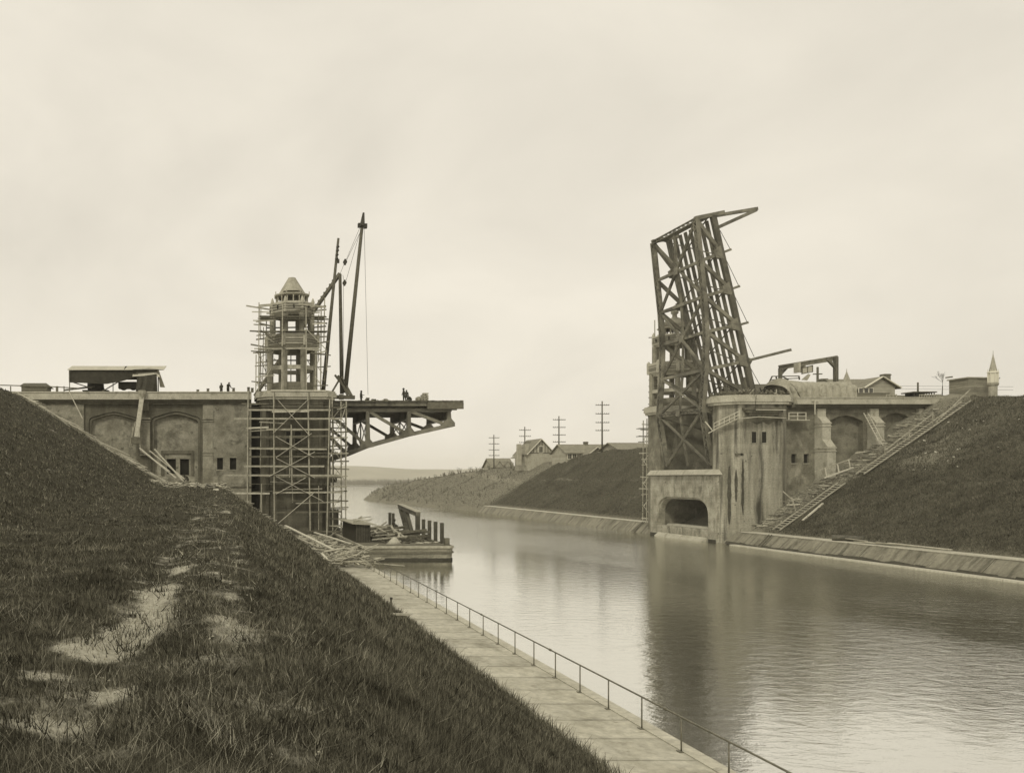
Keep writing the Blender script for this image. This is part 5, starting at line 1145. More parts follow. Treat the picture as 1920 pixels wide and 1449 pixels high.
for a, c, Y0_, Y1_, nm, lab, w_ in (((685,1061),(718,1079),66,62,'plank','thick plank jutting out of the wreckage onto the walkway',.35), ((603,1037),(640,1078),67,61.5,'plank','curved pale board at the grass edge of the wreckage',.22), ((535,985),(625,1030),80,72,'plank','long plank lying down the middle of the wreckage',.3), ((590,998),(660,1020),82,74,'plank','long plank at the back of the wreckage beside the shed',.25),
     ((418,920),(495,972),93,93,'plank','edge board laid up the grass slope toward the pier, upper length',.3),((497,972),(575,1025),88,80,'plank','edge board laid down the grass slope to the wreckage, lower length',.3)):
    top(MB().beam(W(*a,Y0_), W(*c,Y1_), w_, .09), nm, M['timberl'], lab, 'plank')
# stake and plank in the near grass
YS_ = 31.5; p_ = W(731,1152,YS_); p_.z = min(p_.z, float(zL(p_.x, YS_)))-.25
t = thing('stake', 'dark upright stake standing in the grass at the walkway edge', 'stake', tuple(p_))
MB().beam(p_, W(733.5,1120,YS_), .07, .07, up=(0,1,0)).build('post', M['timberd'], t); q_ = W(733.5,1120,YS_); MB().box(q_.x-.045, q_.y-.045, q_.z-.06, q_.x+.045, q_.y+.045, q_.z+.01).build('cap', M['iron'], t)
top(MB().beam(W(692,1150,YS_-.15), W(767,1151.5,YS_-.15), .14, .07), 'plank', M['timber'], 'weathered plank lying across the grass edge beside the dark stake', 'plank')
top(MB().box(W(400,948,70).x, 69.8, float(zL(.5,70))+.05, W(410,948,70).x, 70.2, float(zL(.5,70))+.2), 'paper_scrap', M['stone'], 'white scrap lying on the path near the bend of the bench', 'scrap')

# ------------------------------------------------------------------ far bank: stairs, ladders, pipes
def stairs(a, b, w, n, label, nm, m='timberl', cat='stairs', Yo=0, rung=.09):
    t = thing(nm, label, cat, (a+b)/2); sd = Vector((0,0,1)).cross((b-a)).normalized() if abs((b-a).normalized().z) < .95 else Vector((1,0,0))
    for s_ in (-1, 1): MB().beam(a+sd*s_*w/2, b+sd*s_*w/2, .07, .15).build('side_rail', M['timber'], t)
    for k in range(1, n): p = a+(b-a)*(k/n); MB().beam(p-sd*w/2, p+sd*w/2, rung, .07).build('step', M[m], t)
    return t
def SR(px, py, Y, dz=.22): p = W(px, py, Y); p.z = float(zR(p.x, p.y))+dz; return p
xs = lambda px, Y: (px-VX)*Y/F
sA, sB, sC, sD = SR(1455,998,95.0), SR(1578,905,94.9), SR(1612,900,94.8,.3), SR(1812,740,94.6,.3)
stairs(sA, sB, 1.2, 22, 'lower flight of open timber stairs up the far embankment', 'stairway', rung=.15)
tt = stairs(sC, sD, 1.2, 34, 'upper flight of open timber stairs with a handrail, below the board shed', 'stairway', rung=.15)
up_ = V(0,0,.95); q0 = sC+(sD-sC)*.27; MB().beam(q0+up_*.5+V(0,.5,0), sC+(sD-sC)*.72+up_+V(0,.5,0), .06, .1).build('handrail', M['timber'], tt); MB().beam(sC+(sD-sC)*.68+up_*.2+V(0,-.5,0), sD+up_*1.4+V(0,-.5,0), .06, .1).build('handrail', M['timber'], tt)
for f in (.27,.5,.72): q = sC+(sD-sC)*f; MB().beam(q+V(0,.5,-.3), q+V(0,.5,1.0), .08, .08).build('post', M['timber'], tt)
def ladder(a, b, w, n, label, m='timberl', side=V(1,0,0)):
    t = thing('ladder', label, 'ladder', (a+b)/2)
    for s_ in (-1, 1): MB().beam(a+side*s_*w/2, b+side*s_*w/2, .07, .09).build('side_rail', M[m], t)
    for k in range(1, n): p = a+(b-a)*(k/n); MB().beam(p-side*w/2, p+side*w/2, .06, .06).build('rung', M[m], t)
ladder(W(1651,826,97.6), W(1623,774,99.6), .5, 11, 'pale wooden ladder leaning against the second arch of the far approach wall')
ladder(V(64.35,92.9,1.58), V(62.95,92.9,.15), .45, 7, 'short ladder lying down the sloping bank wall into the water', 'timberd', V(0,1,0))
ladder(V(64.4,120.5,1.6), V(62.9,121,.1), .5, 7, 'dark ladder on the distant bank wall left of the arched pier', 'timberd', V(0,1,0))
t = thing('timber_barrier', 'small slanting timber barrier in the straw below the first arch', 'barrier', SR(1580,895,96.8,0))
for px, py in ((1550,893),(1573,886),(1594,877)): MB().beam(W(px,py,96.6), W(px-3,py-16,96.6), .12, .1).build('post', M['timberl'], t)
MB().beam(W(1528,884,96.7), W(1596,860,96.7), .08, .12).build('rail', M['timber'], t); MB().beam(W(1545,896,96.5), W(1600,876,96.5), .12, .16).build('rail', M['timberl'], t)
top(MB().beam(SR(1505,994,93.5,.12), SR(1543,965,93.5,.12), .26, .12), 'plank', M['timberl'], 'pale plank lying alone on the embankment right of the lower stairs', 'plank')
top(MB().beam(W(1468,921,98.2), W(1488,938,97), .08, .1), 'plank', M['timber'], 'thin stick leaning at the foot of the far bastion, upper one', 'plank'); top(MB().beam(W(1484,932,97), W(1492,958,96.3), .08, .12), 'plank', M['timber'], 'thin stick standing in the straw beside the lower stairs', 'plank')
t = thing('drain_pipe', 'short thick dark pipe lying on the ledge of the near right bank wall', 'pipe', (65, 84, 1.8))
b = MB(); b.tube((64.9,84.3,1.86),(66.6,82.4,1.86),.30,.30,16,False); b.tube((66.6,82.4,1.86),(64.9,84.3,1.86),.24,.24,16,False); b.build('barrel', M['steeld'], t, True); MB().tube((66.55,82.45,1.86),(66.65,82.34,1.86),.35,.35,16).build('collar', M['steeld'], t, True)
g = random.Random(2)
for k, lab in enumerate(('nearest of the boards lying on the ledge beside the pipe','board crossing the others on the ledge beside the pipe','short board on top of the ledge pile beside the pipe','long board trailing from the ledge pile toward the right edge','board tucked against the grass behind the pipe')):
    y = 81.5-k*1.2 if k != 4 else 84; top(MB().beam((65.0+.15*k,y,1.66+.05*k),(65.9-.12*k,y-3.5-(k==3)*3,1.62+.04*k), .28, .07), 'board', M['timberl' if k%2 else 'timber'], lab, 'board', 'boards on the ledge')
sc0 = MB().frustum([(-.16,-.1,0),(.14,-.12,0),(.17,.1,0),(-.12,.12,0)], [(-.08,-.05,.12),(.09,-.06,.1),(.1,.05,.13),(-.07,.06,.1)]).build('pale_scrap', M['stone']); tag(sc0, 'pale scrap scattered on the far embankment', 'scrap', 'scraps on the far embankment')
g = random.Random(21)
for k in range(90):
    y = g.uniform(72, 94); x = 66.8+ (g.uniform(10.5, 24) if k < 95 else g.uniform(0, 10)); c = sc0 if k == 0 else sc0.copy()
    if k: COL.objects.link(c)
    c.location = (x, y, float(zR(x,y))+.03); s_ = g.uniform(.2, .75); c.scale = (s_*g.uniform(.7,1.6), s_, s_); c.rotation_euler = (0,.3,g.uniform(0,6))
# ------------------------------------------------------------------ houses on the far bank
def gable_roof(mb, x0, x1, y0, y1, z, hr, ridge, ov=.5, th=.18):
    if ridge == 'x':
        ym = (y0+y1)/2; s = hr/((y1-y0)/2); a = [(x0-ov, y0-ov, z-s*ov), (x0-ov, ym, z+hr), (x0-ov, y1+ov, z-s*ov)]; b = [(x1+ov, y, zz) for _, y, zz in a]
    else:
        xm = (x0+x1)/2; s = hr/((x1-x0)/2); a = [(x0-ov, y0-ov, z-s*ov), (xm, y0-ov, z+hr), (x1+ov, y0-ov, z-s*ov)]; b = [(x, y1+ov, zz) for x, _, zz in a]
    up = lambda l: [(x, y, zz+th) for x, y, zz in l]
    return mb.frustum(a + up(a)[::-1], b + up(b)[::-1])
def house(label, x0, x1, y0, z0, hw, hr, d, ridge, wm='siding', rm='roof', wins=(), chim=(), timberwork=False, wing=None, dorm=()):
    t = thing('house', label, 'house', ((x0+x1)/2, y0+d/2, z0)); y1 = y0+d; z = z0+hw
    w_ = MB().box(x0, y0, z0-2, x1, y1, z).build('wall', M[wm], t)
    g_ = MB()
    if ridge == 'y': xm = (x0+x1)/2; g_.frustum([(x0,y0+.02,z),(x1,y0+.02,z),(xm,y0+.02,z+hr)], [(x0,y1-.02,z),(x1,y1-.02,z),(xm,y1-.02,z+hr)])
    else: ym = (y0+y1)/2; g_.frustum([(x0+.02,y0,z),(x0+.02,y1,z),(x0+.02,ym,z+hr)], [(x1-.02,y0,z),(x1-.02,y1,z),(x1-.02,ym,z+hr)])
    g_.build('gable', M[wm], t)
    r_ = gable_roof(MB(), x0, x1, y0, y1, z, hr, ridge).build('roof', M[rm], t)
    if ridge == 'y':
        xm = (x0+x1)/2; s = hr/((x1-x0)/2); b = MB()
        for sg in (-1, 1): e = xm+sg*((x1-x0)/2+.5); b.beam((xm, y0-.55, z+hr+.05), (e, y0-.55, z-s*.5+.05), .12, .28, up=(0,1,0))
        b.build('bargeboard', M['trim'], t)
    for cx, cy, h, s_ in chim: c = MB().box(cx-s_/2, cy-s_/2, z-1, cx+s_/2, cy+s_/2, z+h); c.box(cx-s_/2-.08, cy-s_/2-.08, z+h-.25, cx+s_/2+.08, cy+s_/2+.08, z+h-.1); c.build('chimney', M['chim'], t)
    for cx, zz, ww, hh in wins:
        f = MB().box(cx-ww/2-.12, y0-.08, zz-.12, cx+ww/2+.12, y0-.003, zz+hh+.12).build('window', M['trim'], t)
        p = MB().box(cx-ww/2, y0-.11, zz, cx-.03, y0-.082, zz+hh); p.box(cx+.03, y0-.11, zz, cx+ww/2, y0-.082, zz+hh); p.build('pane', M['pane'], f)
    if timberwork:
        xm = (x0+x1)/2; b = MB(); n_ = 9
        for k in range(1, n_): x = x0+(x1-x0)*k/n_; top_ = z+hr*(1-abs(x-xm)/((x1-x0)/2)); b.box(x-.07, y0-.06, z+.1, x+.07, y0-.004, max(top_, z+.2))
        b.box(x0, y0-.06, z-.1, x1, y0-.004, z+.09); b.build('half_timbering', M['timberd'], t)
    for (cx, ww, hh) in dorm:
        b = MB().frustum([(cx-ww/2,y0-.3,z-.1),(cx+ww/2,y0-.3,z-.1),(cx,y0-.3,z+hh)], [(cx-ww/2,y0+d*.4,z-.1),(cx+ww/2,y0+d*.4,z-.1),(cx,y0+d*.4,z+hh)]).build('dormer', M['plaster'], t)
        gable_roof(MB(), cx-ww/2, cx+ww/2, y0-.3, y0+d*.4, z-.1, hh, 'y', .2, .1).build('dormer_roof', M[rm], b)
    if wing: 
        a0, a1, yy, hw2, hr2 = wing; MB().box(a0, yy, z0-2, a1, y0-.01, z0+hw2).build('wing_wall', M[wm], t); xm = (a0+a1)/2
        MB().frustum([(a0,yy+.02,z0+hw2),(a1,yy+.02,z0+hw2),(xm,yy+.02,z0+hw2+hr2)], [(a0,y0+d*.5,z0+hw2),(a1,y0+d*.5,z0+hw2),(xm,y0+d*.5,z0+hw2+hr2)]).build('gable', M[wm], t)
        gable_roof(MB(), a0, a1, yy, y0+d*.5, z0+hw2, hr2, 'y').build('wing_roof', M[rm], t)
        b = MB(); s = hr2/((a1-a0)/2)
        for sg in (-1, 1): e = xm+sg*((a1-a0)/2+.5); b.beam((xm, yy-.55, z0+hw2+hr2+.05), (e, yy-.55, z0+hw2-s*.5+.05), .12, .28, up=(0,1,0))
        b.build('bargeboard', M['trim'], t)
        f = MB().box(xm-.7, yy-.08, z0+hw2-.9, xm+.7, yy-.003, z0+hw2+.3).build('window', M['trim'], t); MB().box(xm-.6, yy-.11, z0+hw2-.8, xm+.6, yy-.082, z0+hw2+.2).build('pane', M['pane'], f)
    return t
def X_(px, Y): return (px-VX)*Y/F
def Z_(py, Y): return CZ+(VY-py)*Y/F
Y = 236; house('farthest low house with two little gabled dormers, at the end of the hillside row', X_(922,Y), X_(961,Y), Y, Z_(885,Y), 1.6, 2.4, 7, 'x', 'siding', 'roof', dorm=((X_(936,Y),2.4,1.7),(X_(951,Y),2.4,1.7)))
Y = 205; house('half-timbered house with a steep gable and two tall chimneys at its left', X_(990,Y), X_(1038,Y), Y, Z_(868,Y), 2.6, 3.5, 9, 'y', 'plaster', 'roof', chim=(), timberwork=True, wins=((X_(1014,Y),Z_(848,Y),.9,1.5),))
hh = [o for o in bpy.data.objects if o.get('label','').startswith('half-timbered')][0]
for px in (977.5, 991): MB().box(X_(px,Y)-.45, Y+1, Z_(872,Y), X_(px,Y)+.45, Y+2.2, Z_(832,Y)).build('chimney', M['plaster'], hh)
MB().frustum([(X_(977,Y),Y+2,Z_(858,Y)),(X_(977,Y),Y+8,Z_(858,Y)),(X_(977,Y)+4,Y+5,Z_(836,Y))], [(X_(1036,Y),Y+2,Z_(858,Y)),(X_(1036,Y),Y+8,Z_(858,Y)),(X_(1034,Y),Y+5,Z_(836,Y))]).build('cross_roof', M['roof'], hh)
Y = 186; house('long pale bungalow with a second gable stepping forward and a small chimney', X_(1062,Y), X_(1146,Y), Y, Z_(866,Y), 2.2, 1.9, 8, 'x', 'siding', 'roof', chim=((X_(1113,Y),Y+4,2.7,.8),), wins=((X_(1068,Y),Z_(860,Y),.8,1.1),(X_(1077,Y),Z_(860,Y),.8,1.1)), wing=(X_(1086,Y),X_(1128,Y),Y-3,1.2,2.1))
Y = 172; house('low house of which only the roof shows beside the far pier scaffold', X_(1160,Y), X_(1222,Y), Y, Z_(856,Y), 1.6, 1.4, 8, 'x', 'siding', 'roof')
Y = 135; house('pale gabled bungalow with three windows and a tall chimney behind the covered heap', X_(1590,Y), X_(1666,Y), Y, 18.3, 4.6, 2.3, 9, 'x', 'siding', 'roof', chim=((X_(1666,Y)+.3,Y+1,2.9,1.0),(X_(1581,Y)+.4,Y+5,2.6,1.0)), wing=None, wins=())
hb_ = [o for o in bpy.data.objects if o.get('label','').startswith('pale gabled bungalow')][0]
a0, a1, yy = X_(1598,Y), X_(1659,Y), Y-2.5; zt = Z_(727,Y-2.5)
MB().box(a0+.4, yy, 16.5, a1-.4, Y-.01, zt+.25).build('wing_wall', M['siding'], hb_); xm = (a0+a1)/2
MB().frustum([(a0+.4,yy+.02,zt+.25),(a1-.4,yy+.02,zt+.25),(xm,yy+.02,Z_(709,Y-2.5))], [(a0+.4,Y+4,zt+.25),(a1-.4,Y+4,zt+.25),(xm,Y+4,Z_(709,Y-2.5))]).build('gable', M['siding'], hb_)
gable_roof(MB(), a0, a1, yy, Y+4, zt, Z_(708,Y-2.5)-zt, 'y', .3).build('wing_roof', M['roof'], hb_)
b = MB()
for e in (a0-.3, a1+.3): b.beam((xm, yy-.4, Z_(707.5,Y-2.5)+.1), (e, yy-.4, zt-.05), .14, .34, up=(0,1,0))
b.build('bargeboard', M['trim'], hb_)
for px in (1613.5,1623.5,1632.5):
    f = MB().box(X_(px,yy)-.4, yy-.1, Z_(737,yy), X_(px,yy)+.4, yy-.003, Z_(727,yy)).build('window', M['trim'], hb_); MB().box(X_(px,yy)-.3, yy-.13, Z_(736,yy), X_(px,yy)+.3, yy-.102, Z_(728,yy)).build('pane', M['pane'], hb_ if False else f)
Y = 133; house('dark-roofed house with a stubby chimney just right of the raised leaf', X_(1400,Y), X_(1476,Y), Y, 18.3, 3.4, 2.4, 9, 'x', 'siding', 'roofd', chim=((X_(1424,Y),Y+3,3.6,1.0),))

# utility poles
def upole(px, Y, pyt, pyb, label, arms, drop=0):
    x = X_(px, Y); zb = Z_(pyb, Y)-1.2; zt_ = Z_(pyt, Y); t = thing('utility_pole', label, 'utility pole', (x, Y, zb), 'utility poles on the far bank')
    MB().tube((x,Y,zb), (x,Y,zt_), .2, .13, 8).build('pole', M['pole'], t, True)
    for k in range(arms):
        z = zt_-.9-k*(zt_-zb-1.2)*(.17 if k < 3 else .165); a = MB().beam((x-1.5,Y-.15,z), (x+1.5,Y-.15,z), .1, .13).build('crossarm', M['pole'], t)
        b = MB()
        for q in (-1.4,-.9,-.45,.45,.9,1.4): b.lathe(x+q, Y-.15, [(.05,z+.06),(.06,z+.2),(.03,z+.24)], 6)
        b.build('insulator', M['pole'], a)
    return x, Y, zt_
tops = [upole(1129,176,752,848,'tallest utility pole on the far bank, nearest the raised leaf',4), upole(1048,191,780,864,'utility pole between the half-timbered house and the long bungalow',4),
        upole(984,210,800,868,'utility pole in front of the half-timbered chimneys',4), upole(926,229,815,882,'farthest four-armed utility pole, beside the dormered house',4)]
t = thing('utility_pole', 'dark pole with one crossarm rising behind the covered heap', 'utility pole', (X_(1533,130),130,18)); x = X_(1533,130)
MB().tube((x,130,17.5),(x,130,Z_(688,130)),.2,.16,8).build('pole', M['pole'], t, True); MB().beam((x-.75,130,Z_(701.5,130)),(x+.75,130,Z_(701,130)),.12,.16).build('crossarm', M['pole'], t)
t = thing('utility_pole', 'plain short pole standing behind the dark wagon at right', 'utility pole', (X_(1721,120),120,18)); x = X_(1721,120)
MB().tube((x,120,17.5),(x,120,Z_(717,120)),.14,.11,8).build('pole', M['pole'], t, True)
b = MB()
for dz in (0, .5): b.tube((X_(1590,140),140,Z_(723,140)-dz), (X_(1900,126),126,Z_(725,126)-dz), .02, .02, 4)
top(b, 'overhead_wires', M['iron'], 'thin wires strung across the sky behind the board shed', 'wires')

# overhead gantry, covered heap, pinnacles on the far deck
YG = 108.0
t = thing('portal_frame', 'lattice steel portal frame over the roadway on the far deck', 'portal frame', (X_(1515,YG),YG,18))
G = lambda px, py, Y=YG: W(px, py, Y)
MB().beam(G(1463,745), G(1463,690), .3, .42).build('post', M['steel'], t); MB().beam(G(1567,745,103), G(1567,669,103), .35, .5).build('post', M['steeld'], t)
b = MB(); laced(b, G(1461,689), W(1570,671,103), .26, .62, (0,1,0), .4, .08); b.beam(G(1460,687), W(1570,668.5,103), .42, .12); b.build('beam', M['steel'], t)
for a, c in (((1463,702,YG),(1476,688,YG)), ((1567,690,103),(1552,674,103))): MB().beam(W(*a), W(*c), .3, .3, up=(0,1,0)).build('knee_brace', M['steel'], t)
t = thing('signal_box', 'pale square box fixed on the portal frame beam', 'signal box', G(1495,693,106)); MB().box(*G(1488,699.5,106.5), *G(1501.5,679.5,105.6)).build('casing', M['canvasl'], t); MB().box(G(1501.6,0,106.4).x, 105.7, G(0,698,106).z, G(1503.5,0,106.4).x, 106.5, G(0,680,106).z).build('side_panel', M['timber'], t)
t = thing('window_sash', 'two-light window sash hanging below the portal frame beam', 'window sash', G(1514,693,105)); 
A_, B2 = G(1504,691,105), G(1523,686,105); 
for a, c in (((1504,701),(1504,689.5)), ((1523.5,697),(1523.5,685)), ((1514,699),(1514,687)), ((1503,690),(1524,685)), ((1503,701),(1524,697))): MB().beam(W(*a,105), W(*c,105), .1, .1, up=(0,1,0)).build('frame', M['timberd'], t)
MB().frustum([G(1505,700,105),G(1523,696,105),G(1523,686,105),G(1505,690.5,105)], [v+V(0,.03,0) for v in (G(1505,700,105),G(1523,696,105),G(1523,686,105),G(1505,690.5,105))]).build('pane', M['canvasl'], t)
# tarpaulin-covered heap
def heap(x0, x1, y0, y1, z0, prof, n=60, label='', mat='canvas'):
    mb = MB(); m_ = 14; vs = []; g = random.Random(4)
    for i in range(n+1):
        f = i/n; x = x0+(x1-x0)*f; h = np.interp(f, *zip(*prof))
        for j in range(m_+1):
            a = j/m_*math.pi; yy_ = (y0+y1)/2-math.cos(a)*(y1-y0)/2; zz = h*min(1, math.sin(a)**.42*1.0) 
            fold = .10*math.sin(i*1.15+j*.25)*(1-math.sin(a))+.07*math.sin(i*2.7+1.2*j)+(.22*math.sin(i*2.1)*(1-math.sin(a)) if 13 < i < 22 else 0)
            low = (.12*math.sin(i*.8)+.1) if j in (0, m_) else 0
            vs.append((x+.05*math.sin(j*2+i), yy_-fold*1.2, z0+zz-low+ .06*math.sin(i*.5+j)))
    mb.add(vs, [(i*(m_+1)+j, (i+1)*(m_+1)+j, (i+1)*(m_+1)+j+1, i*(m_+1)+j+1) for i in range(n) for j in range(m_)])
    return mb
hp_ = heap(X_(1462,100.6), X_(1606,100.6), 100.4, 105.0, 18.15, [(0,1.9),(.1,2.7),(.3,2.35),(.5,2.25),(.75,2.25),(.93,2.3),(1,2.0)])
hp_.v = [((x + max(0, (2.4-(z-18.15)))*.55 if x < X_(1480,100.6) else x), y, z) for x, y, z in hp_.v]
top(hp_, 'tarpaulin', M['canvas'], 'big wrinkled tarpaulin draped over a long heap on the far deck', 'tarpaulin', smooth=True)
ib = MB().box(X_(1468,100.6)+.3, 101, 18.1, X_(1600,100.6), 104.4, 20.0); top(ib, 'timber_pile', M['timberd'], 'dark timber pile peeping out under the big tarpaulin', 'timber pile')
top(MB().frustum([W(1503,712,104),W(1516,701,104),W(1520,703,104),W(1514,713,104)], [v+V(0,.1,0) for v in (W(1503,712,106),W(1516,701,106),W(1520,703,106),W(1514,713,106))]), 'board', M['timber'], 'tilted board panel sticking up behind the big tarpaulin', 'board')
g = random.Random(31)
def scrap(p, n, sx_, sy_, h, label, nm, m_='timberd'):
    mb = MB()
    for k in range(n):
        a = V(p.x+g.uniform(-sx_,sx_), p.y+g.uniform(-sy_,sy_), p.z+g.uniform(0,.15)); d = V(g.uniform(-1,1), g.uniform(-.5,.5), g.uniform(-.1,1)).normalized()*g.uniform(.4,h); mb.beam(a, a+d, .1, .07)
    return kind(mb.build(nm, M[m_]), 'stuff', label, 'debris')
scrap(W(1450,748,102), 130, 2.6, 1.2, 1.7, 'tangle of dark scrap and iron between the far bastion and the big tarpaulin', 'scrap_iron', 'iron'); scrap(W(1425,744,101), 70, 3.0, .8, 1.2, 'splintered timber ends standing up on the far bastion', 'splinters', 'timber')
scrap(W(1350,746,101), 30, 1.2, .4, .7, 'short stubs on the left rim of the far bastion', 'stubs', 'timberd')
t = thing('trestle', 'low dark steel trestle frame left of the portal frame foot', 'trestle', W(1475,720,104))
for a, c in (((1448,705.5),(1498,705)), ((1445,712),(1498,709)), ((1448,705),(1436,730)), ((1468,706),(1478,712)), ((1498,705),(1499,712)), ((1455,705),(1462,738))): MB().beam(W(*a,104), W(*c,104), .1, .16, up=(0,1,0)).build('bar', M['steeld'], t)
def pinnacle(label, cx, cy, z0, s, tall):
    r_ = .56 if tall else 1.0
    t = thing('pinnacle', label, 'pinnacle', (cx, cy, z0)); z = z0
    if tall:
        MB().lathe(cx, cy, [(.85*s,z),(.85*s,z+2.5*s),(1.05*s,z+2.6*s),(1.15*s,z+2.85*s),(.85*s,z+2.95*s)], 8).build('shaft', M['plaster'], t)
        MB().lathe(cx, cy, [(.9*s,z+2.96*s),(.9*s,z+4.1*s),(1.15*s,z+4.3*s),(1.0*s,z+4.45*s)], 8).build('belfry', M['trim'], t)
        for i in range(8):
            a = i*math.pi/4; MB().lathe(cx+.98*s*math.cos(a+.39), cy+.98*s*math.sin(a+.39), [(.1*s,z+2.96*s),(.1*s,z+4.2*s),(.02*s,z+4.8*s)], 6).build('corner_shaft', M['trim'], t)
        z += 4.46*s
        for o_ in [o for o in bpy.data.objects if o.parent == t]: o_.scale = (r_, r_, 1)
    b = MB(); 
    for k in range(5): b.lathe(cx, cy, [((.8-.15*k)*s, z+k*.45*s), ((.66-.15*k)*s+.02, z+(k+1)*.45*s-.01)], 8)
    b.lathe(cx, cy, [(.06*s, z+2.2*s), (.03*s, z+2.8*s)], 6); b.build('spire', M['plaster'], t).scale = (r_, r_, 1)
pinnacle('small pale stepped pinnacle rising behind the big tarpaulin', X_(1587.5,112), 112, Z_(722,112), .82, False)
pinnacle('tall pale slender pinnacle tower at the right edge beside the board shed', X_(1862,96), 96, 16.9, .90, True)

# fences, hoarding, wagon, shed, bare trees at right
YH = 112
t = thing('hoarding', 'low dark board hoarding along the back of the far deck', 'hoarding', (X_(1700,YH),YH,18))
MB().box(X_(1600,YH), YH, 17.8, X_(1668,YH), YH+.08, Z_(737.5,YH)).build('boards', M['board'], t); MB().box(X_(1668.2,YH), YH, 17.8, X_(1790,YH), YH+.08, Z_(741,YH)).build('boards', M['board'], t)
MB().box(X_(1600,YH), YH-.06, Z_(737.5,YH)+.003, X_(1668,YH), YH+.12, Z_(737.5,YH)+.08).build('cap_rail', M['timberd'], t)
gq = 'little railings along the back of the far parapet'
for k, (a, c, n_, lab) in enumerate(((1662,1681,4,'short spindly railing behind the third buttress'), (1724,1756,8,'longer railing in front of the dark wagon'), (1757,1764,3,'tiny railing end just right of the dark wagon'))):
    t = thing('railing', lab, 'railing', (X_(a,104),104,18.1), gq)
    for j in range(n_): x = X_(a+(c-a)*j/(n_-1),104); MB().beam((x,104,17.9),(x,104,Z_(739,104)),.07,.07).build('post', M['timber'], t)
    MB().beam((X_(a,104),104,Z_(740,104)),(X_(c,104),104,Z_(740,104)),.06,.1).build('rail', M['timber'], t)
YW = 107
t = thing('wagon', 'dark roofed wagon standing behind the far parapet', 'wagon', (X_(1734,YW),YW,18.2)); x0, x1 = X_(1714,YW), X_(1754,YW)
MB().box(x0, YW, Z_(748,YW)+.1, x1, YW+1.8, Z_(742,YW)).build('body', M['iron'], t); MB().box(x0-.1, YW-.15, Z_(736,YW), x1+.1, YW+1.95, Z_(734,YW)).build('roof', M['roofd'], t)
for k in range(9): x = x0+.05+(x1-x0-.2)*k/8; MB().box(x, YW+.05, Z_(742,YW), x+.1, YW+.12, Z_(736,YW)).build('pillar', M['iron'], t)
MB().box(x0+.1, YW+1.5, Z_(742,YW), x1-.1, YW+1.55, Z_(736,YW)).build('back_panel', M['iron'], t)
for x in (x0+.5, x1-.5): MB().tube((x,YW-.05,18.45),(x,YW+.1,18.45),.42,.42,14).build('wheel', M['iron'], t, True)
t = thing('board_shed', 'weathered board shed on the crest at the head of the timber stairs', 'shed', (92.2,98,17.5)); YS = 97.4
c = [(X_(1785,100),100.4), (X_(1816,97.6),97.6), (X_(1870,98.2),98.2), (X_(1862,101.5),101.5)]
MB().prism(c, 16.0, Z_(709.5,98)).build('wall', M['boardp'], t)
b = MB()
for k in range(10): 
    f = k/10; a = V(*c[1],0).lerp(V(*c[2],0), f); b.box(a.x, a.y-.05, 18.0+g.uniform(-.1,.3), a.x+.55, a.y-.01, 18.05+g.uniform(0,.1)) 
b.build('batten', M['timberd'], t)
MB().prism(grow(c, .25), Z_(709.5,98)+.003, Z_(707.5,98)).build('roof', M['timber'], t); MB().beam(V(X_(1781,99),99.6,Z_(707,99)), V(X_(1789,99),99.2,Z_(706,99)), .3, .14).build('roof_end', M['timberd'], t)
def bare_tree(label, px, Y, py, h, seed):
    g = random.Random(seed); x = X_(px,Y); z = Z_(py,Y); t = thing('bare_tree', label, 'tree', (x,Y,z)); tr = MB(); cr = MB()
    tr.tube((x,Y,z-1),(x+.1,Y,z+h*.4),.09,.05,7); 
    def br(p, d, l, r, n):
        q = p+d*l; (tr if n == 4 else cr).tube(p, q, r, r*.6, 5)
        if n > 0:
            for k in range(3 if n < 4 else 6): br(p+d*l*g.uniform(.5,1), (d+V(g.uniform(-.75,.75),g.uniform(-.75,.75),g.uniform(.05,.5))).normalized(), l*g.uniform(.55,.8), r*.6, n-1)
    br(V(x+.1,Y,z+h*.35), V(0,0,1), h*.30, .032, 4); tr.build('trunk', M['bark'], t, True); cr.build('crown', M['bark'], t)
bare_tree('small bare tree just left of the board shed', 1766, 118, 742, 3.6, 3)
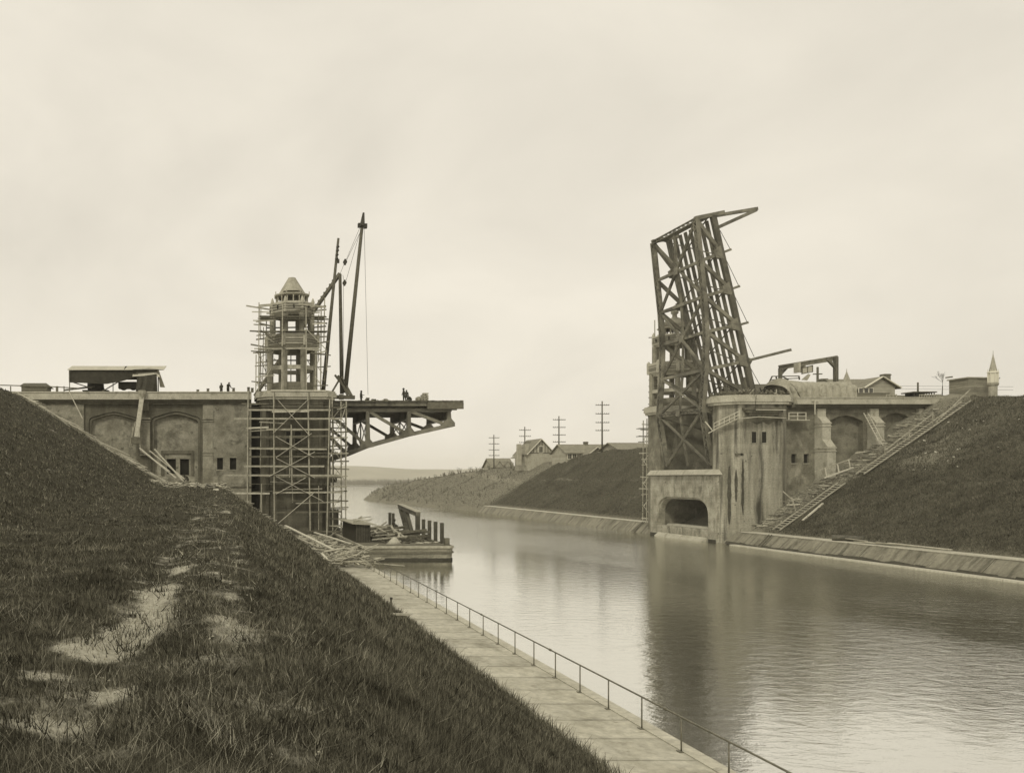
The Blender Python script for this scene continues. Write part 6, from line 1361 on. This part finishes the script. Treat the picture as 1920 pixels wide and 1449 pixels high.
# drain stains, tide marks: real dirt on the concrete
def blotch(mb, x0, x1, z0, z1, y, g): 
    n_ = 14; L_ = []; R_ = []
    for k in range(n_+1): f = k/n_; wd = (x1-x0)*(.25+.75*math.sin(f*math.pi)**.7)*g.uniform(.7,1.1)/2; xc = (x0+x1)/2+g.uniform(-.05,.05); L_.append((xc-wd, z0+(z1-z0)*f)); R_.append((xc+wd, z0+(z1-z0)*f))
    mb.sheet([L_+R_[::-1]], XZ, y-.012, y-.004)
g = random.Random(8); b = MB(); blotch(b, 64.85, 65.25, 3.6, 10.5, 98.9, g); b2 = MB()
M['seep'] = mk('seepage_stain', .04, .08, 2, bump=.2, fine=8)
pier_r = [o for o in bpy.data.objects if o.get('label','').startswith('pale streaked concrete pier')][0]
b.build('seepage_stain', M['seep'], pier_r); b = MB(); n1 = V(63.0,100.3,0); n2 = V(63.55,99.7,0)
def on_facet(p, q, f0, f1, z0, z1, mb, g):
    d = (q-p); nrm = V(d.y,-d.x,0).normalized(); nrm = nrm if nrm.y < 0 else -nrm; L_ = []; R_ = []
    for k in range(13): f = k/12; w_ = (f1-f0)/2*(.3+.7*math.sin(f*math.pi)**.6)*g.uniform(.65,1.1); c_ = (f0+f1)/2; z = z0+(z1-z0)*f; L_.append(p+d*(c_-w_)+nrm*.012+V(0,0,z)); R_.append(p+d*(c_+w_)+nrm*.012+V(0,0,z))
    P_ = L_+R_[::-1]; mb.frustum(P_, [v-nrm*.008 for v in P_])
on_facet(V(63.55,99.7,0), V(64.75,99.0,0), .05, .38, 2.4, 9.6, b, g); on_facet(V(63.55,99.7,0), V(64.75,99.0,0), .6, .85, 5.2, 9.2, b, g); b.build('seepage_stain', M['seep'], pier_r)
b = MB(); y = 42.0
while y < 98:
    w_ = g.uniform(.8, 3); h1, h2 = g.uniform(.12,.34), g.uniform(.12,.34)
    b.add([(62.95,y,.03),(62.95,y+w_,.03),(62.95+h2,y+w_,.06+h2),(62.95+h1,y,.06+h1)], [(0,1,2,3)]); y += w_
bw_ = [o for o in bpy.data.objects if o.get('label','').startswith('sloping concrete bank wall')][0]
b.v = [(x-.03, y, z+.02) for x, y, z in b.v]; b.build('tide_mark', M['seep'], bw_)
